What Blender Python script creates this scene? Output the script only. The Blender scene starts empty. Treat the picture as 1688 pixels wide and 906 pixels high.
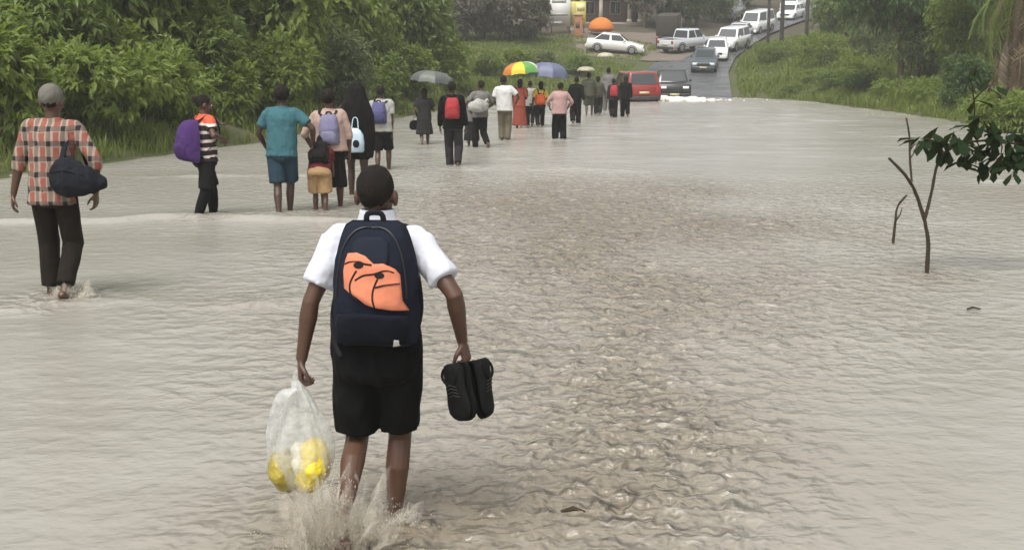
import bpy, bmesh, math, random
import numpy as np
from mathutils import Vector, Matrix

random.seed(7)
RNG = np.random.default_rng(11)
R = math.radians
SC = bpy.context.scene
COL = SC.collection

# ------------------------------------------------------------------ camera
FPX, CU, CV, HC, HORIZON = 2000.0, 844.0, 453.0, 2.0, 105.0
PITCH = math.atan((CV - HORIZON) / FPX)
cam_d = bpy.data.cameras.new('camera')
cam_d.sensor_width = 36.0
cam_d.lens = FPX / 1688.0 * 36.0
cam_d.clip_start = 0.1
cam_d.clip_end = 3000
cam = bpy.data.objects.new('camera', cam_d)
cam.location = (0, 0, HC)
cam.rotation_euler = (math.pi / 2 - PITCH, 0, 0)
COL.objects.link(cam)
SC.camera = cam

# ------------------------------------------------------------------ sky, sun, exposure
SUN_EL, SUN_ROT = 60.0, 205.0
world = bpy.data.worlds.new('World')
SC.world = world
world.use_nodes = True
nt = world.node_tree
nt.nodes.clear()
w_out = nt.nodes.new('ShaderNodeOutputWorld')
w_bg = nt.nodes.new('ShaderNodeBackground')
w_sky = nt.nodes.new('ShaderNodeTexSky')
w_sky.sky_type = 'NISHITA'
w_sky.sun_disc = False
w_sky.sun_elevation = R(SUN_EL)
w_sky.sun_rotation = R(SUN_ROT)
w_sky.dust_density = 6.0
w_sky.air_density = 1.0
w_hs = nt.nodes.new('ShaderNodeHueSaturation')
w_hs.inputs['Saturation'].default_value = 0.10
nt.links.new(w_sky.outputs[0], w_hs.inputs['Color'])
nt.links.new(w_hs.outputs[0], w_bg.inputs['Color'])
w_bg.inputs['Strength'].default_value = 0.15
nt.links.new(w_bg.outputs[0], w_out.inputs['Surface'])
sun_d = bpy.data.lights.new('sun', 'SUN')
sun_d.energy = 1.3
sun_d.angle = R(25)
sun_d.color = (1.0, 0.97, 0.92)
sun = bpy.data.objects.new('sun', sun_d)
sun.rotation_euler = (R(90 - SUN_EL), 0, R(180 - SUN_ROT))
sun.location = (0, 0, 60)
COL.objects.link(sun)
vs = SC.view_settings
vs.view_transform = 'Standard'
vs.look = 'None'
vs.gamma = 1.0
vs.exposure = 0.48
vs.use_curve_mapping = False
SC.render.engine = 'CYCLES'
SC.cycles.use_denoising = True
SC.cycles.max_bounces = 8
SC.cycles.diffuse_bounces = 6
SC.cycles.transmission_bounces = 6
SC.cycles.transparent_max_bounces = 24
SC.cycles.volume_bounces = 1


# ------------------------------------------------------------------ pixel helpers
def ray(u, v):
    dx, dy = (u - CU) / FPX, -(v - CV) / FPX
    c, s = math.cos(PITCH), math.sin(PITCH)
    return Vector((dx, c + dy * s, -s + dy * c))


def ground(u, v, z=0.0):
    d = ray(u, v)
    t = (z - HC) / d.z
    return Vector((0, 0, HC)) + d * t


def at(u, v, Y):
    d = ray(u, v)
    return Vector((0, 0, HC)) + d * (Y / d.y)


# ------------------------------------------------------------------ noise
def _hash(ix, iy, iz):
    h = (ix * 374761393 + iy * 668265263 + iz * 2147483647) & 0xffffffff
    h = ((h ^ (h >> 13)) * 1274126177) & 0xffffffff
    h = (h ^ (h >> 16)) & 0xffff
    return h / 65535.0


def vnoise(x, y, z=0.0):
    x = np.asarray(x, float); y = np.asarray(y, float); z = np.asarray(z, float) + 0 * x
    fx, fy, fz = np.floor(x), np.floor(y), np.floor(z)
    ix, iy, iz = fx.astype(np.int64), fy.astype(np.int64), fz.astype(np.int64)
    a, b, c = x - fx, y - fy, z - fz
    a = a * a * a * (a * (a * 6 - 15) + 10); b = b * b * b * (b * (b * 6 - 15) + 10); c = c * c * (3 - 2 * c)
    r = 0
    for dx in (0, 1):
        for dy in (0, 1):
            for dz in (0, 1):
                w = (a if dx else 1 - a) * (b if dy else 1 - b) * (c if dz else 1 - c)
                r = r + w * _hash(ix + dx, iy + dy, iz + dz)
    return r * 2 - 1


def fbm(x, y, z=0.0, o=3):
    r, amp = 0, 1.0
    for i in range(o):
        r = r + amp * vnoise(x * 2 ** i + 17.3 * i, y * 2 ** i - 9.1 * i, z + 5.7 * i)
        amp *= 0.5
    return r


# ------------------------------------------------------------------ materials
MATS = {}


class NT:
    def __init__(self, name):
        self.m = bpy.data.materials.new(name)
        self.m.use_nodes = True
        self.t = self.m.node_tree
        self.t.nodes.clear()
        self.out = self.n('ShaderNodeOutputMaterial')

    def n(self, typ, **kw):
        nd = self.t.nodes.new(typ)
        for k, v in kw.items():
            setattr(nd, k, v)
        return nd

    def l(self, a, b):
        self.t.links.new(a, b)

    def math(self, op, a, b=None):
        nd = self.n('ShaderNodeMath', operation=op)
        for i, v in enumerate((a, b)):
            if v is None:
                continue
            if isinstance(v, (int, float)):
                nd.inputs[i].default_value = v
            else:
                self.l(v, nd.inputs[i])
        return nd.outputs[0]

    def mix(self, f, a, b):
        nd = self.n('ShaderNodeMix', data_type='RGBA')
        for s, v in ((nd.inputs[0], f), (nd.inputs[6], a), (nd.inputs[7], b)):
            if isinstance(v, (int, float)):
                s.default_value = v
            elif isinstance(v, (tuple, list)):
                s.default_value = (*v[:3], 1)
            else:
                self.l(v, s)
        return nd.outputs[2]

    def coord(self, kind='Object'):
        return self.n('ShaderNodeTexCoord').outputs[kind]

    def noise(self, vec, scale, detail=3, rough=0.5):
        nd = self.n('ShaderNodeTexNoise')
        self.l(vec, nd.inputs['Vector'])
        nd.inputs['Scale'].default_value = scale
        nd.inputs['Detail'].default_value = detail
        nd.inputs['Roughness'].default_value = rough
        return nd.outputs['Fac']

    def ramp(self, f, stops):
        nd = self.n('ShaderNodeValToRGB')
        el = nd.color_ramp.elements
        while len(el) < len(stops):
            el.new(0.5)
        for e, (p, c) in zip(el, stops):
            e.position = p
            e.color = (*c[:3], 1) if isinstance(c, (tuple, list)) else (c, c, c, 1)
        self.l(f, nd.inputs[0])
        return nd.outputs[0]

    def bump(self, h, strength=0.3, dist=0.01, normal=None):
        nd = self.n('ShaderNodeBump')
        nd.inputs['Strength'].default_value = strength
        nd.inputs['Distance'].default_value = dist
        self.l(h, nd.inputs['Height'])
        if normal is not None:
            self.l(normal, nd.inputs['Normal'])
        return nd.outputs[0]

    def pbr(self, color, rough=0.7, normal=None, **kw):
        p = self.n('ShaderNodeBsdfPrincipled')
        if isinstance(color, (tuple, list)):
            p.inputs['Base Color'].default_value = (*color[:3], 1)
        else:
            self.l(color, p.inputs['Base Color'])
        if isinstance(rough, (int, float)):
            p.inputs['Roughness'].default_value = rough
        else:
            self.l(rough, p.inputs['Roughness'])
        if normal is not None:
            self.l(normal, p.inputs['Normal'])
        for k, v in kw.items():
            p.inputs[k.replace('_', ' ')].default_value = v
        return p.outputs[0]

    def done(self, shader):
        self.l(shader, self.out.inputs['Surface'])
        return self.m


def mat_basic(name, col, rough=0.6, var=0.15, scale=8.0, bump=0.0, **kw):
    """colour with procedural mottling"""
    if name in MATS:
        return MATS[name]
    t = NT(name)
    v = t.coord('Object')
    f = t.noise(v, scale, 4)
    c = t.mix(f, [x * (1 - var) for x in col], [min(1, x * (1 + var)) for x in col])
    nrm = t.bump(t.noise(v, scale * 6, 3), bump, 0.01) if bump else None
    MATS[name] = t.done(t.pbr(c, rough, nrm, **kw))
    return MATS[name]


def mat_cloth(name, col, var=0.18, bmp=0.8):
    if name in MATS:
        return MATS[name]
    t = NT(name)
    v = t.coord('Object')
    c = t.mix(t.noise(v, 7, 4), [x * (1 - var) for x in col], [min(1, x * (1 + var)) for x in col])
    c = t.mix(t.noise(v, 180, 2), c, [x * 0.85 for x in col])
    n1 = t.bump(t.noise(v, 9, 2, 0.5), bmp, 0.03)
    n2 = t.bump(t.noise(v, 220, 2), 0.15, 0.002, n1)
    MATS[name] = t.done(t.pbr(c, 0.9, n2, Specular_IOR_Level=0.15))
    return MATS[name]


def mat_plaid(name):
    t = NT(name)
    v = t.coord('Object')
    s = t.n('ShaderNodeSeparateXYZ'); t.l(v, s.inputs[0])
    wob = t.math('MULTIPLY', t.noise(v, 6, 2), 0.05)
    x = t.math('ADD', s.outputs[0], wob); z = t.math('ADD', s.outputs[2], wob)
    f = lambda a, k, o, w: t.math('LESS_THAN', t.math('FRACT', t.math('ADD', t.math('MULTIPLY', a, k), o)), w)
    bx, bz = f(x, 9.0, 0.1, 0.42), f(z, 8.0, 0.3, 0.6)
    c = (0.33, 0.26, 0.205)
    c = t.mix(t.math('MULTIPLY', bx, 0.45), c, (0.24, 0.09, 0.06))
    c = t.mix(t.math('MULTIPLY', t.math('MULTIPLY', bx, bz), 0.8), c, (0.26, 0.065, 0.045))
    dz = f(z, 8.0, 0.62, 0.33)
    c = t.mix(t.math('MULTIPLY', dz, 0.55), c, (0.03, 0.025, 0.025))
    dx = f(x, 9.0, 0.58, 0.30)
    c = t.mix(t.math('MULTIPLY', dx, 0.5), c, (0.03, 0.025, 0.025))
    c = t.mix(t.math('MULTIPLY', t.math('MULTIPLY', dx, dz), 0.9), c, (0.015, 0.015, 0.018))
    nrm = t.bump(t.noise(v, 16, 3, 0.6), 0.5, 0.02)
    return t.done(t.pbr(c, 0.9, nrm, Specular_IOR_Level=0.25))


def mat_stripes(name):
    t = NT(name)
    v = t.coord('Object')
    s = t.n('ShaderNodeSeparateXYZ'); t.l(v, s.inputs[0])
    z = t.math('ADD', s.outputs[2], t.math('MULTIPLY', t.noise(v, 5, 2), 0.05))
    f = t.math('LESS_THAN', t.math('FRACT', t.math('MULTIPLY', z, 9.5)), 0.36)
    c = t.mix(f, (0.025, 0.02, 0.02), (0.62, 0.52, 0.46))
    top = t.math('GREATER_THAN', z, 1.40)
    c = t.mix(top, c, (0.55, 0.10, 0.05))
    return t.done(t.pbr(c, 0.9, t.bump(t.noise(v, 16, 3), 0.5, 0.02), Specular_IOR_Level=0.25))


def mat_skin(name, col):
    if name in MATS:
        return MATS[name]
    t = NT(name)
    v = t.coord('Object')
    c = t.mix(t.noise(v, 9, 4), [x * 0.75 for x in col], [x * 1.25 for x in col])
    nrm = t.bump(t.noise(v, 120, 3), 0.12, 0.004)
    r = t.ramp(t.noise(v, 12, 3), [(0.3, 0.38), (0.7, 0.55)])
    MATS[name] = t.done(t.pbr(c, r, nrm, Specular_IOR_Level=0.45))
    return MATS[name]


def mat_leaf(name, c1, c2, c3=None, trans=0.3, rough=0.5, spec=0.4):
    if name in MATS:
        return MATS[name]
    t = NT(name)
    g = t.n('ShaderNodeNewGeometry')
    r = g.outputs['Random Per Island']
    stops = [(0.0, c1), (0.6, c2)] + ([(1.0, c3)] if c3 else [])
    c = t.ramp(r, stops)
    c = t.mix(t.noise(t.coord('Object'), 0.8, 3), c, t.mix(0.5, c, c2))
    p = t.pbr(c, rough, Specular_IOR_Level=spec)
    tr = t.n('ShaderNodeBsdfTranslucent')
    t.l(t.mix(0.35, c, (0.25, 0.32, 0.03)), tr.inputs['Color'])
    mx = t.n('ShaderNodeMixShader'); mx.inputs[0].default_value = trans
    t.l(p, mx.inputs[1]); t.l(tr.outputs[0], mx.inputs[2])
    MATS[name] = t.done(mx.outputs[0])
    return MATS[name]


# ------------------------------------------------------------------ object helpers
def link(o, parent=None):
    COL.objects.link(o)
    if parent is not None:
        o.parent = parent
    return o


def tag(o, label=None, cat=None, group=None, kind=None):
    if label: o['label'] = label
    if cat: o['category'] = cat
    if group: o['group'] = group
    if kind: o['kind'] = kind
    return o


def empty(name, loc=(0, 0, 0), rz=0.0, rx=0.0):
    o = bpy.data.objects.new(name, None)
    o.empty_display_size = 0.2
    o.location = loc
    o.rotation_euler = (rx, 0, rz)
    return link(o)


def np_mesh(name, verts, faces, mat=None, smooth=True):
    """faces: (M,k) int array, constant k"""
    me = bpy.data.meshes.new(name)
    verts = np.asarray(verts, np.float32); faces = np.asarray(faces, np.int32)
    k = faces.shape[1]
    me.vertices.add(len(verts)); me.vertices.foreach_set('co', verts.ravel())
    me.loops.add(faces.size); me.loops.foreach_set('vertex_index', faces.ravel())
    me.polygons.add(len(faces))
    me.polygons.foreach_set('loop_start', np.arange(0, faces.size, k, dtype=np.int32))
    me.polygons.foreach_set('use_smooth', np.full(len(faces), smooth))
    me.update(calc_edges=True)
    if mat: me.materials.append(mat)
    return me


def np_obj(name, verts, faces, mat, parent=None, smooth=True):
    return link(bpy.data.objects.new(name, np_mesh(name, verts, faces, mat, smooth)), parent)


class MB:
    """collects tubes, ellipsoids, boxes; build() links them as one mesh object"""
    def __init__(self):
        self.v, self.f, self.mi = [], [], []
        self.cur = 0

    def add(self, vs_, fs_):
        b = len(self.v)
        self.v += [tuple(p) for p in vs_]
        self.f += [tuple(i + b for i in f) for f in fs_]
        self.mi += [self.cur] * len(fs_)

    def rings(self, rs, closed=True):
        n = len(rs[0]); vs_, fs_ = [], []
        for r in rs: vs_ += list(r)
        for i in range(len(rs) - 1):
            for j in range(n):
                a, b = i * n + j, i * n + (j + 1) % n
                fs_.append((a, b, b + n, a + n))
        if closed:
            for i, base in ((0, 0), (len(rs) - 1, (len(rs) - 1) * n)):
                c = Vector((0, 0, 0))
                for p in rs[i]: c += Vector(p)
                c /= n
                vs_.append(tuple(c)); ci = len(vs_) - 1
                for j in range(n):
                    a, b = base + j, base + (j + 1) % n
                    fs_.append((b, a, ci) if i == 0 else (a, b, ci))
        self.add(vs_, fs_)

    def tube(self, pts, rad, n=10, side=None, dome=True):
        """rad: list of r or (r_side, r_other); side: reference vector for r_side"""
        pts = [Vector(p) for p in pts]
        rad = [(r, r) if isinstance(r, (int, float)) else r for r in rad]
        if dome:
            d0 = (pts[0] - pts[1]).normalized(); d1 = (pts[-1] - pts[-2]).normalized()
            pts = [pts[0] + d0 * min(rad[0]) * 0.6] + pts + [pts[-1] + d1 * min(rad[-1]) * 0.6]
            rad = [(rad[0][0] * 0.55, rad[0][1] * 0.55)] + rad + [(rad[-1][0] * 0.55, rad[-1][1] * 0.55)]
        s = Vector(side) if side is not None else None
        out = []
        for i, p in enumerate(pts):
            d = (pts[min(i + 1, len(pts) - 1)] - pts[max(i - 1, 0)]).normalized()
            if s is None:
                s = Vector((1, 0, 0)) if abs(d.x) < 0.8 else Vector((0, 1, 0))
            a = (s - d * s.dot(d))
            if a.length < 1e-4:
                a = d.orthogonal()
            a.normalize(); b = d.cross(a)
            if side is None: s = a
            out.append([p + a * rad[i][0] * math.cos(t) + b * rad[i][1] * math.sin(t)
                        for t in [2 * math.pi * j / n for j in range(n)]])
        self.rings(out)

    def ell(self, c, r, n=12, m=8, mat=None):
        c = Vector(c); rs = []
        for i in range(1, m):
            ph = math.pi * i / m
            ring = [Vector((r[0] * math.sin(ph) * math.cos(t), r[1] * math.sin(ph) * math.sin(t), -r[2] * math.cos(ph)))
                    for t in [2 * math.pi * j / n for j in range(n)]]
            if mat is not None: ring = [mat @ p for p in ring]
            rs.append([c + p for p in ring])
        self.rings(rs)

    def box(self, lo, hi, M=None):
        x0, y0, z0 = lo; x1, y1, z1 = hi
        vs_ = [Vector(p) for p in ((x0, y0, z0), (x1, y0, z0), (x1, y1, z0), (x0, y1, z0),
                                   (x0, y0, z1), (x1, y0, z1), (x1, y1, z1), (x0, y1, z1))]
        if M is not None: vs_ = [M @ p for p in vs_]
        self.add(vs_, [(0, 3, 2, 1), (4, 5, 6, 7), (0, 1, 5, 4), (1, 2, 6, 5), (2, 3, 7, 6), (3, 0, 4, 7)])

    def prism(self, poly, y0, y1, poly2=None):
        """polygon in (x,z), extruded along y"""
        n = len(poly); p2 = poly2 or poly
        vs_ = [(x, y0, z) for x, z in poly] + [(x, y1, z) for x, z in p2]
        fs_ = [tuple(range(n)), tuple(range(2 * n - 1, n - 1, -1))]
        fs_ += [(i, i + n, (i + 1) % n + n, (i + 1) % n) for i in range(n)]
        self.add(vs_, fs_)

    def mesh(self, name, mats):
        me = bpy.data.meshes.new(name)
        me.from_pydata(self.v, [], self.f)
        mats = mats if isinstance(mats, (list, tuple)) else [mats]
        for m in mats: me.materials.append(m)
        me.polygons.foreach_set('material_index', self.mi)
        return me

    def build(self, name, mats, parent=None, voxel=0, sm=4, smooth=True, bevel=0, wr=None):
        me = self.mesh(name, mats)
        bm = bmesh.new(); bm.from_mesh(me)
        bmesh.ops.recalc_face_normals(bm, faces=bm.faces)
        bm.to_mesh(me); bm.free()
        me.polygons.foreach_set('use_smooth', [smooth] * len(me.polygons))
        o = link(bpy.data.objects.new(name, me))
        if voxel or bevel:
            if bevel:
                md = o.modifiers.new('b', 'BEVEL'); md.width = bevel; md.segments = 2; md.limit_method = 'ANGLE'
            if voxel:
                md = o.modifiers.new('r', 'REMESH'); md.mode = 'VOXEL'; md.voxel_size = voxel; md.use_smooth_shade = True
                md = o.modifiers.new('s', 'SMOOTH'); md.iterations = sm; md.factor = 0.5
            dg = bpy.context.evaluated_depsgraph_get()
            nm = bpy.data.meshes.new_from_object(o.evaluated_get(dg))
            o.modifiers.clear(); o.data = nm; nm.name = name
            bpy.data.meshes.remove(me); me = nm
            if voxel: me.polygons.foreach_set('use_smooth', [True] * len(me.polygons))
        if wr:
            wrinkle(me, *wr)
        o.parent = parent
        return o


def wrinkle(me, amp, freq, stretch=(1, 1, 1), seed=0):
    n = len(me.vertices)
    co = np.empty(n * 3, np.float32); me.vertices.foreach_get('co', co); co = co.reshape(-1, 3)
    no = np.empty(n * 3, np.float32); me.vertices.foreach_get('normal', no); no = no.reshape(-1, 3)
    q = co * freq * np.asarray(stretch)
    q = q + 0.6 * np.stack([vnoise(q[:, 1] * .7 + seed, q[:, 2] * .7, q[:, 0]), vnoise(q[:, 2] * .7, q[:, 0] * .7 + seed, q[:, 1]),
                            vnoise(q[:, 0] * .7, q[:, 1] * .7, q[:, 2] + seed)], 1)
    h = 1 - np.abs(vnoise(q[:, 0] + seed, q[:, 1], q[:, 2])) * 2 + 0.6 * vnoise(q[:, 0] * 2.3, q[:, 1] * 2.3 + seed, q[:, 2] * 2.3)
    co = co + no * (h * amp)[:, None]
    me.vertices.foreach_set('co', co.ravel().astype(np.float32)); me.update()


# ------------------------------------------------------------------ terrain
LB = np.array([(-40, -9.5), (15, -9.4), (21, -9.0), (25, -8.3), (31, -6.6), (44, -4.6), (55, -2.6), (66, 2.0), (74, 6.2), (78, 7.2)])
RB = np.array([(-40, 15.2), (36, 15.2), (50, 15.9), (66, 16.0), (70, 14.9), (75, 12.9), (78, 13.2)])
RC = np.array([(-40, -4.0), (0, 0.8), (60, 8.0), (72, 9.7), (85, 11.7), (93, 13.6), (100, 16.0), (108, 19.0), (115, 22.2), (130, 30), (145, 39), (165, 52)])


def xl(y): return np.interp(y, LB[:, 0], LB[:, 1])
def xr(y): return np.interp(y, RB[:, 0], RB[:, 1])
def xc(y): return np.interp(y, RC[:, 0], RC[:, 1])
def sstep(a, b, x):
    t = np.clip((x - a) / (b - a), 0, 1); return t * t * (3 - 2 * t)


def hill(y):
    return np.where(y > 73, 0.118 * (y - 73) + 0.0005 * np.clip(y - 73, 0, 60) ** 2 * 0.4, 0) - 0.06 * np.clip(y - 260, 0, None)


def terrain_h(x, y):
    x = np.asarray(x, float); y = np.asarray(y, float)
    el, er = xl(y) - x, x - xr(y)
    fl = sstep(72, 79, y)
    el2, er2 = (xc(y) - 3.6) - x, x - (xc(y) + 3.6)
    el = el * (1 - fl) + el2 * fl; er = er * (1 - fl) + er2 * fl
    e = np.maximum(el, er)
    wet = np.clip(e * 0.3, -0.4, 0) * (1 - fl)
    lb = np.clip(el, 0, None); rb = np.clip(er, 0, None)
    bank = np.minimum(lb * (0.28 - 0.20 * fl), 0.9 + lb * 0.01) + np.minimum(rb * 0.30, 1.7 + rb * 0.015)
    bank *= np.where(fl > 0.5, 0.75, 1)
    rough = 0.12 * fbm(x * 0.35, y * 0.35) * np.clip(e, 0, 1)
    return wet + bank + hill(y) + rough


def th(x, y): return float(terrain_h(np.array([x]), np.array([y]))[0])


def grid_faces(nr, nc):
    i = np.arange(nr - 1)[:, None] * nc + np.arange(nc - 1)[None, :]
    i = i.ravel()
    return np.stack([i, i + 1, i + nc + 1, i + nc], 1)


def build_ground():
    ys = np.concatenate([np.linspace(-60, 10, 20)[:-1], np.linspace(10, 150, 260)[:-1], np.linspace(150, 800, 60)])
    xs = np.concatenate([np.linspace(-500, -40, 30)[:-1], np.linspace(-40, 60, 260)[:-1], np.linspace(60, 500, 30)])
    X, Y = np.meshgrid(xs, ys)
    Z = terrain_h(X, Y)
    # the road bed lies a little below the asphalt sheet
    Z = Z - 0.05 * (np.abs(X - xc(Y)) < 3.4)
    t = NT('earth and grass')
    v = t.coord('Object')
    n1 = t.noise(v, 0.35, 5, 0.6); n2 = t.noise(v, 3.0, 4, 0.6)
    c = t.ramp(n1, [(0.35, (0.07, 0.095, 0.03)), (0.5, (0.085, 0.09, 0.04)), (0.62, (0.11, 0.09, 0.06))])
    c = t.mix(t.math('MULTIPLY', n2, 0.5), c, (0.05, 0.07, 0.022))
    sx = t.n('ShaderNodeSeparateXYZ'); t.l(v, sx.inputs[0])
    up_ = t.n('ShaderNodeMapRange'); t.l(t.math('ADD', sx.outputs[1], t.math('MULTIPLY', n1, 14.0)), up_.inputs[0])
    up_.inputs[1].default_value = 102; up_.inputs[2].default_value = 112
    c = t.mix(up_.outputs[0], c, t.mix(n2, (0.06, 0.052, 0.038), (0.095, 0.08, 0.056)))
    m = t.done(t.pbr(c, 0.95, t.bump(n2, 0.8, 0.1), Specular_IOR_Level=0.15))
    o = np_obj('ground', np.stack([X, Y, Z], -1).reshape(-1, 3), grid_faces(len(ys), len(xs)), m)
    tag(o, 'grassy earth banks and hillside round the flooded dip', 'ground', kind='structure')


def build_road():
    ys = np.linspace(60, 165, 150)
    offs = np.linspace(-3.2, 3.2, 13)
    dx = np.gradient(xc(ys), ys); ln = np.sqrt(1 + dx * dx)
    X = xc(ys)[:, None] + offs[None, :] / ln[:, None]
    Y = ys[:, None] - offs[None, :] * (dx / ln)[:, None]
    Z = hill(ys)[:, None] + 0.03 - 0.015 * (np.abs(offs)[None, :] / 3.2) ** 2 - 0.25 * sstep(74, 68, ys)[:, None] + 0 * X
    t = NT('wet asphalt')
    v = t.coord('Object')
    n = t.noise(v, 1.2, 5, 0.6)
    c = t.ramp(n, [(0.3, (0.055, 0.056, 0.06)), (0.7, (0.10, 0.10, 0.105))])
    r = t.ramp(t.noise(v, 0.5, 4), [(0.35, 0.22), (0.65, 0.5)])
    m = t.done(t.pbr(c, r, t.bump(t.noise(v, 60, 2), 0.2, 0.01)))
    o = np_obj('road', np.stack([X, Y, Z], -1).reshape(-1, 3), grid_faces(len(ys), len(offs)), m)
    tag(o, 'wet grey asphalt road climbing out of the flood', 'road', kind='structure')


BOY = ground(612, 868)


WALKERS = ((98, 488), (342, 357), (468, 350), (528, 347), (548, 341), (590, 322), (632, 280), (700, 238), (747, 274), (792, 242), (777, 240), (832, 231), (856, 211), (890, 210), (922, 229), (1528, 450))


def build_water():
    ys = [-25.0]
    while ys[-1] < 82:
        y = ys[-1]
        ys.append(y + (0.6 if y < 2.6 else max(0.022, 0.0042 * y)))
    ys = np.array(ys)
    s_in = np.linspace(-1, 1, 560)
    nc = 620
    X = np.empty((len(ys), nc))
    for i, y in enumerate(ys):
        w = 0.50 * max(y, 0) + 2.2
        inner = s_in * w
        outer = np.linspace(0, 1, 31)[1:] ** 1.5 * max(0.0, 22 - w)
        row = np.concatenate([(inner[0] - outer)[::-1], inner, inner[-1] + outer])
        X[i] = row
    Y = np.repeat(ys[:, None], nc, 1)
    d = np.clip(Y, 2, None)
    # choppy tongue where the current runs fast over the road
    cx, hw = 0.08 * d - 0.1, 0.16 * d + 0.5
    q = (X - cx) / hw
    q = q + 0.35 * fbm(X * 0.7, Y * 0.4, 6.0)
    m = np.exp(-np.clip(np.abs(q), 0, 6) ** 2.0) * sstep(26, 17, Y) * sstep(3.2, 5.5, Y)
    m2 = np.clip(0.55 + 0.9 * fbm(X * 0.25, Y * 0.12, 3.0), 0, 1.2)
    chop = np.clip(m * 1.15 * (0.6 + 0.5 * m2) + 0.05 + 0.18 * m2 * sstep(9, 22, Y), 0, 1.3)
    chop *= 1 - 0.75 * sstep(0.3, 1.2, X - 0.12 * Y) * sstep(9, 6, Y)
    # stirred water round the schoolboy
    rb = np.hypot(X - BOY.x, (Y - BOY.y) * 0.9)
    chop = np.maximum(chop, 1.0 * np.exp(-(rb / 0.75) ** 2))
    wake = 0 * X
    for u_, v_ in WALKERS:
        p_ = ground(u_, v_)
        wake = np.maximum(wake, np.exp(-((X - p_.x) / .45) ** 2 - ((Y - p_.y + .15) / .55) ** 2))
    chop = np.maximum(chop, .8 * wake)
    ax, ay = X * 6.6, Y * 6.2
    wx = fbm(X * 1.5, Y * 1.5, 1.0, 2) * 1.1
    n1 = vnoise(ax + wx, ay - wx, 2.0)
    n2 = vnoise(ax * 2.1 - wx, ay * 2.2 + 3.1, 5.0)
    n3 = vnoise(X * 19, Y * 17, 8.0)
    ridge = (1 - 2 * np.abs(n1)) * 0.5 + (1 - 2 * np.abs(n2)) * 0.42 + n3 * 0.2
    Z = chop * 0.020 * ridge
    far = sstep(14, 40, Y)
    Z += (0.004 + 0.02 * far) * vnoise(X * 0.9, Y * 1.6, 4.0) + 0.0035 * vnoise(X * 3.1 + wx, Y * 6.0, 6.0)
    Z += 0.035 * far * chop * vnoise(X * 1.7, Y * 1.1, 9.0)
    # low standing steps where the sheet of water drops off the road edge
    def step(x0, x1, yfun, amp, wd):
        yy = yfun(X) + 0.3 * fbm(X * 0.9, 0 * X + yfun(0.0), 1.0)
        k = sstep(x0, x0 + 1.0, X) * sstep(x1, x1 - 1.0, X) * np.clip(.7 + vnoise(X * 1.1, Y * .2, 3.0), 0, 1.4)
        return k * amp * np.where(Y > yy, np.exp(-((Y - yy) / (wd * 6)) ** 2), np.exp(-((Y - yy) / (wd * .5)) ** 2))
    Z += step(-7.5, -1.4, lambda x: 10.15 + 0.03 * x, 0.035, 0.07)
    Z += step(-9.5, -1.0, lambda x: 15.7 + 0.02 * x, 0.045, 0.12)
    Z += step(-10, -3.0, lambda x: 22.5 + 0.1 * x, 0.035, 0.25)
    Z += step(7.5, 16, lambda x: 20.3 + 0.05 * x, 0.03, 0.15)
    Z += step(-4, 3, lambda x: 23.2 - 0.1 * x, 0.025, 0.25)
    t = NT('muddy flood water')
    v = t.coord('Object')
    mp = t.n('ShaderNodeMapping'); mp.inputs['Scale'].default_value = (1.0, 1.5, 1.0); t.l(v, mp.inputs[0])
    big = t.noise(mp.outputs[0], 0.22, 4, 0.55)
    c = t.ramp(big, [(0.3, (0.285, 0.268, 0.228)), (0.7, (0.345, 0.330, 0.292))])
    at_ = t.n('ShaderNodeAttribute', attribute_name='silt_reflection')
    c = t.mix(at_.outputs['Fac'], c, t.mix(t.noise(mp.outputs[0], 1.3, 4, .6), (0.155, 0.125, 0.085), (0.24, 0.208, 0.158)))
    fine = t.noise(mp.outputs[0], 9.0, 5, 0.65)
    b1 = t.bump(t.noise(mp.outputs[0], 2.2, 4, 0.6), 0.22, 0.05)
    ca_ = t.n('ShaderNodeAttribute', attribute_name='chop').outputs['Fac']
    nz = t.n('ShaderNodeTexNoise'); t.l(v, nz.inputs['Vector'])
    nz.inputs['Scale'].default_value = 6.0; nz.inputs['Detail'].default_value = 2.5; nz.inputs['Roughness'].default_value = .5; nz.inputs['Distortion'].default_value = .15
    rg = t.math('POWER', nz.outputs['Fac'], 2.2)
    bc = t.bump(t.math('MULTIPLY', rg, ca_), 1.0, .20, b1)
    b2 = t.bump(fine, 0.32, 0.02, bc)
    b3 = t.bump(t.noise(mp.outputs[0], 55.0, 2), 0.25, 0.002, b2)
    cr_ = t.n('ShaderNodeAttribute', attribute_name='crest')
    c = t.mix(cr_.outputs['Fac'], c, (0.46, 0.43, 0.37))
    mat = t.done(t.pbr(c, 0.2, b3, IOR=1.45))
    o = np_obj('water', np.stack([X, Y, Z], -1).reshape(-1, 3), grid_faces(len(ys), nc), mat)
    silt_reflection = np.clip(.35 * wake + m * 0.85 * (0.45 + 0.6 * m2) + 0.8 * np.exp(-(rb / 0.8) ** 2) + 0.5 * sstep(5, 9, X) * sstep(14, 17, Y) * sstep(21, 19.5, Y), 0, 1)  # brown silt where water is stirred; band on the right paints a brown reflection
    crest = sstep(0.5, 0.95, ridge) * np.clip(chop, 0, 1) * np.clip(.1 + fbm(X * 2.0, Y * 2.0, 12.0), 0, .6)
    c_ = o.data.attributes.new('crest', 'FLOAT', 'POINT')
    c_.data.foreach_set('value', crest.ravel().astype(np.float32))
    k_ = o.data.attributes.new('chop', 'FLOAT', 'POINT')
    k_.data.foreach_set('value', np.clip(chop, 0, 1.2).ravel().astype(np.float32))
    a_ = o.data.attributes.new('silt_reflection', 'FLOAT', 'POINT')
    a_.data.foreach_set('value', silt_reflection.ravel().astype(np.float32))
    tag(o, 'muddy grey brown flood water streaming over the road', 'water', kind='structure')


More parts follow.
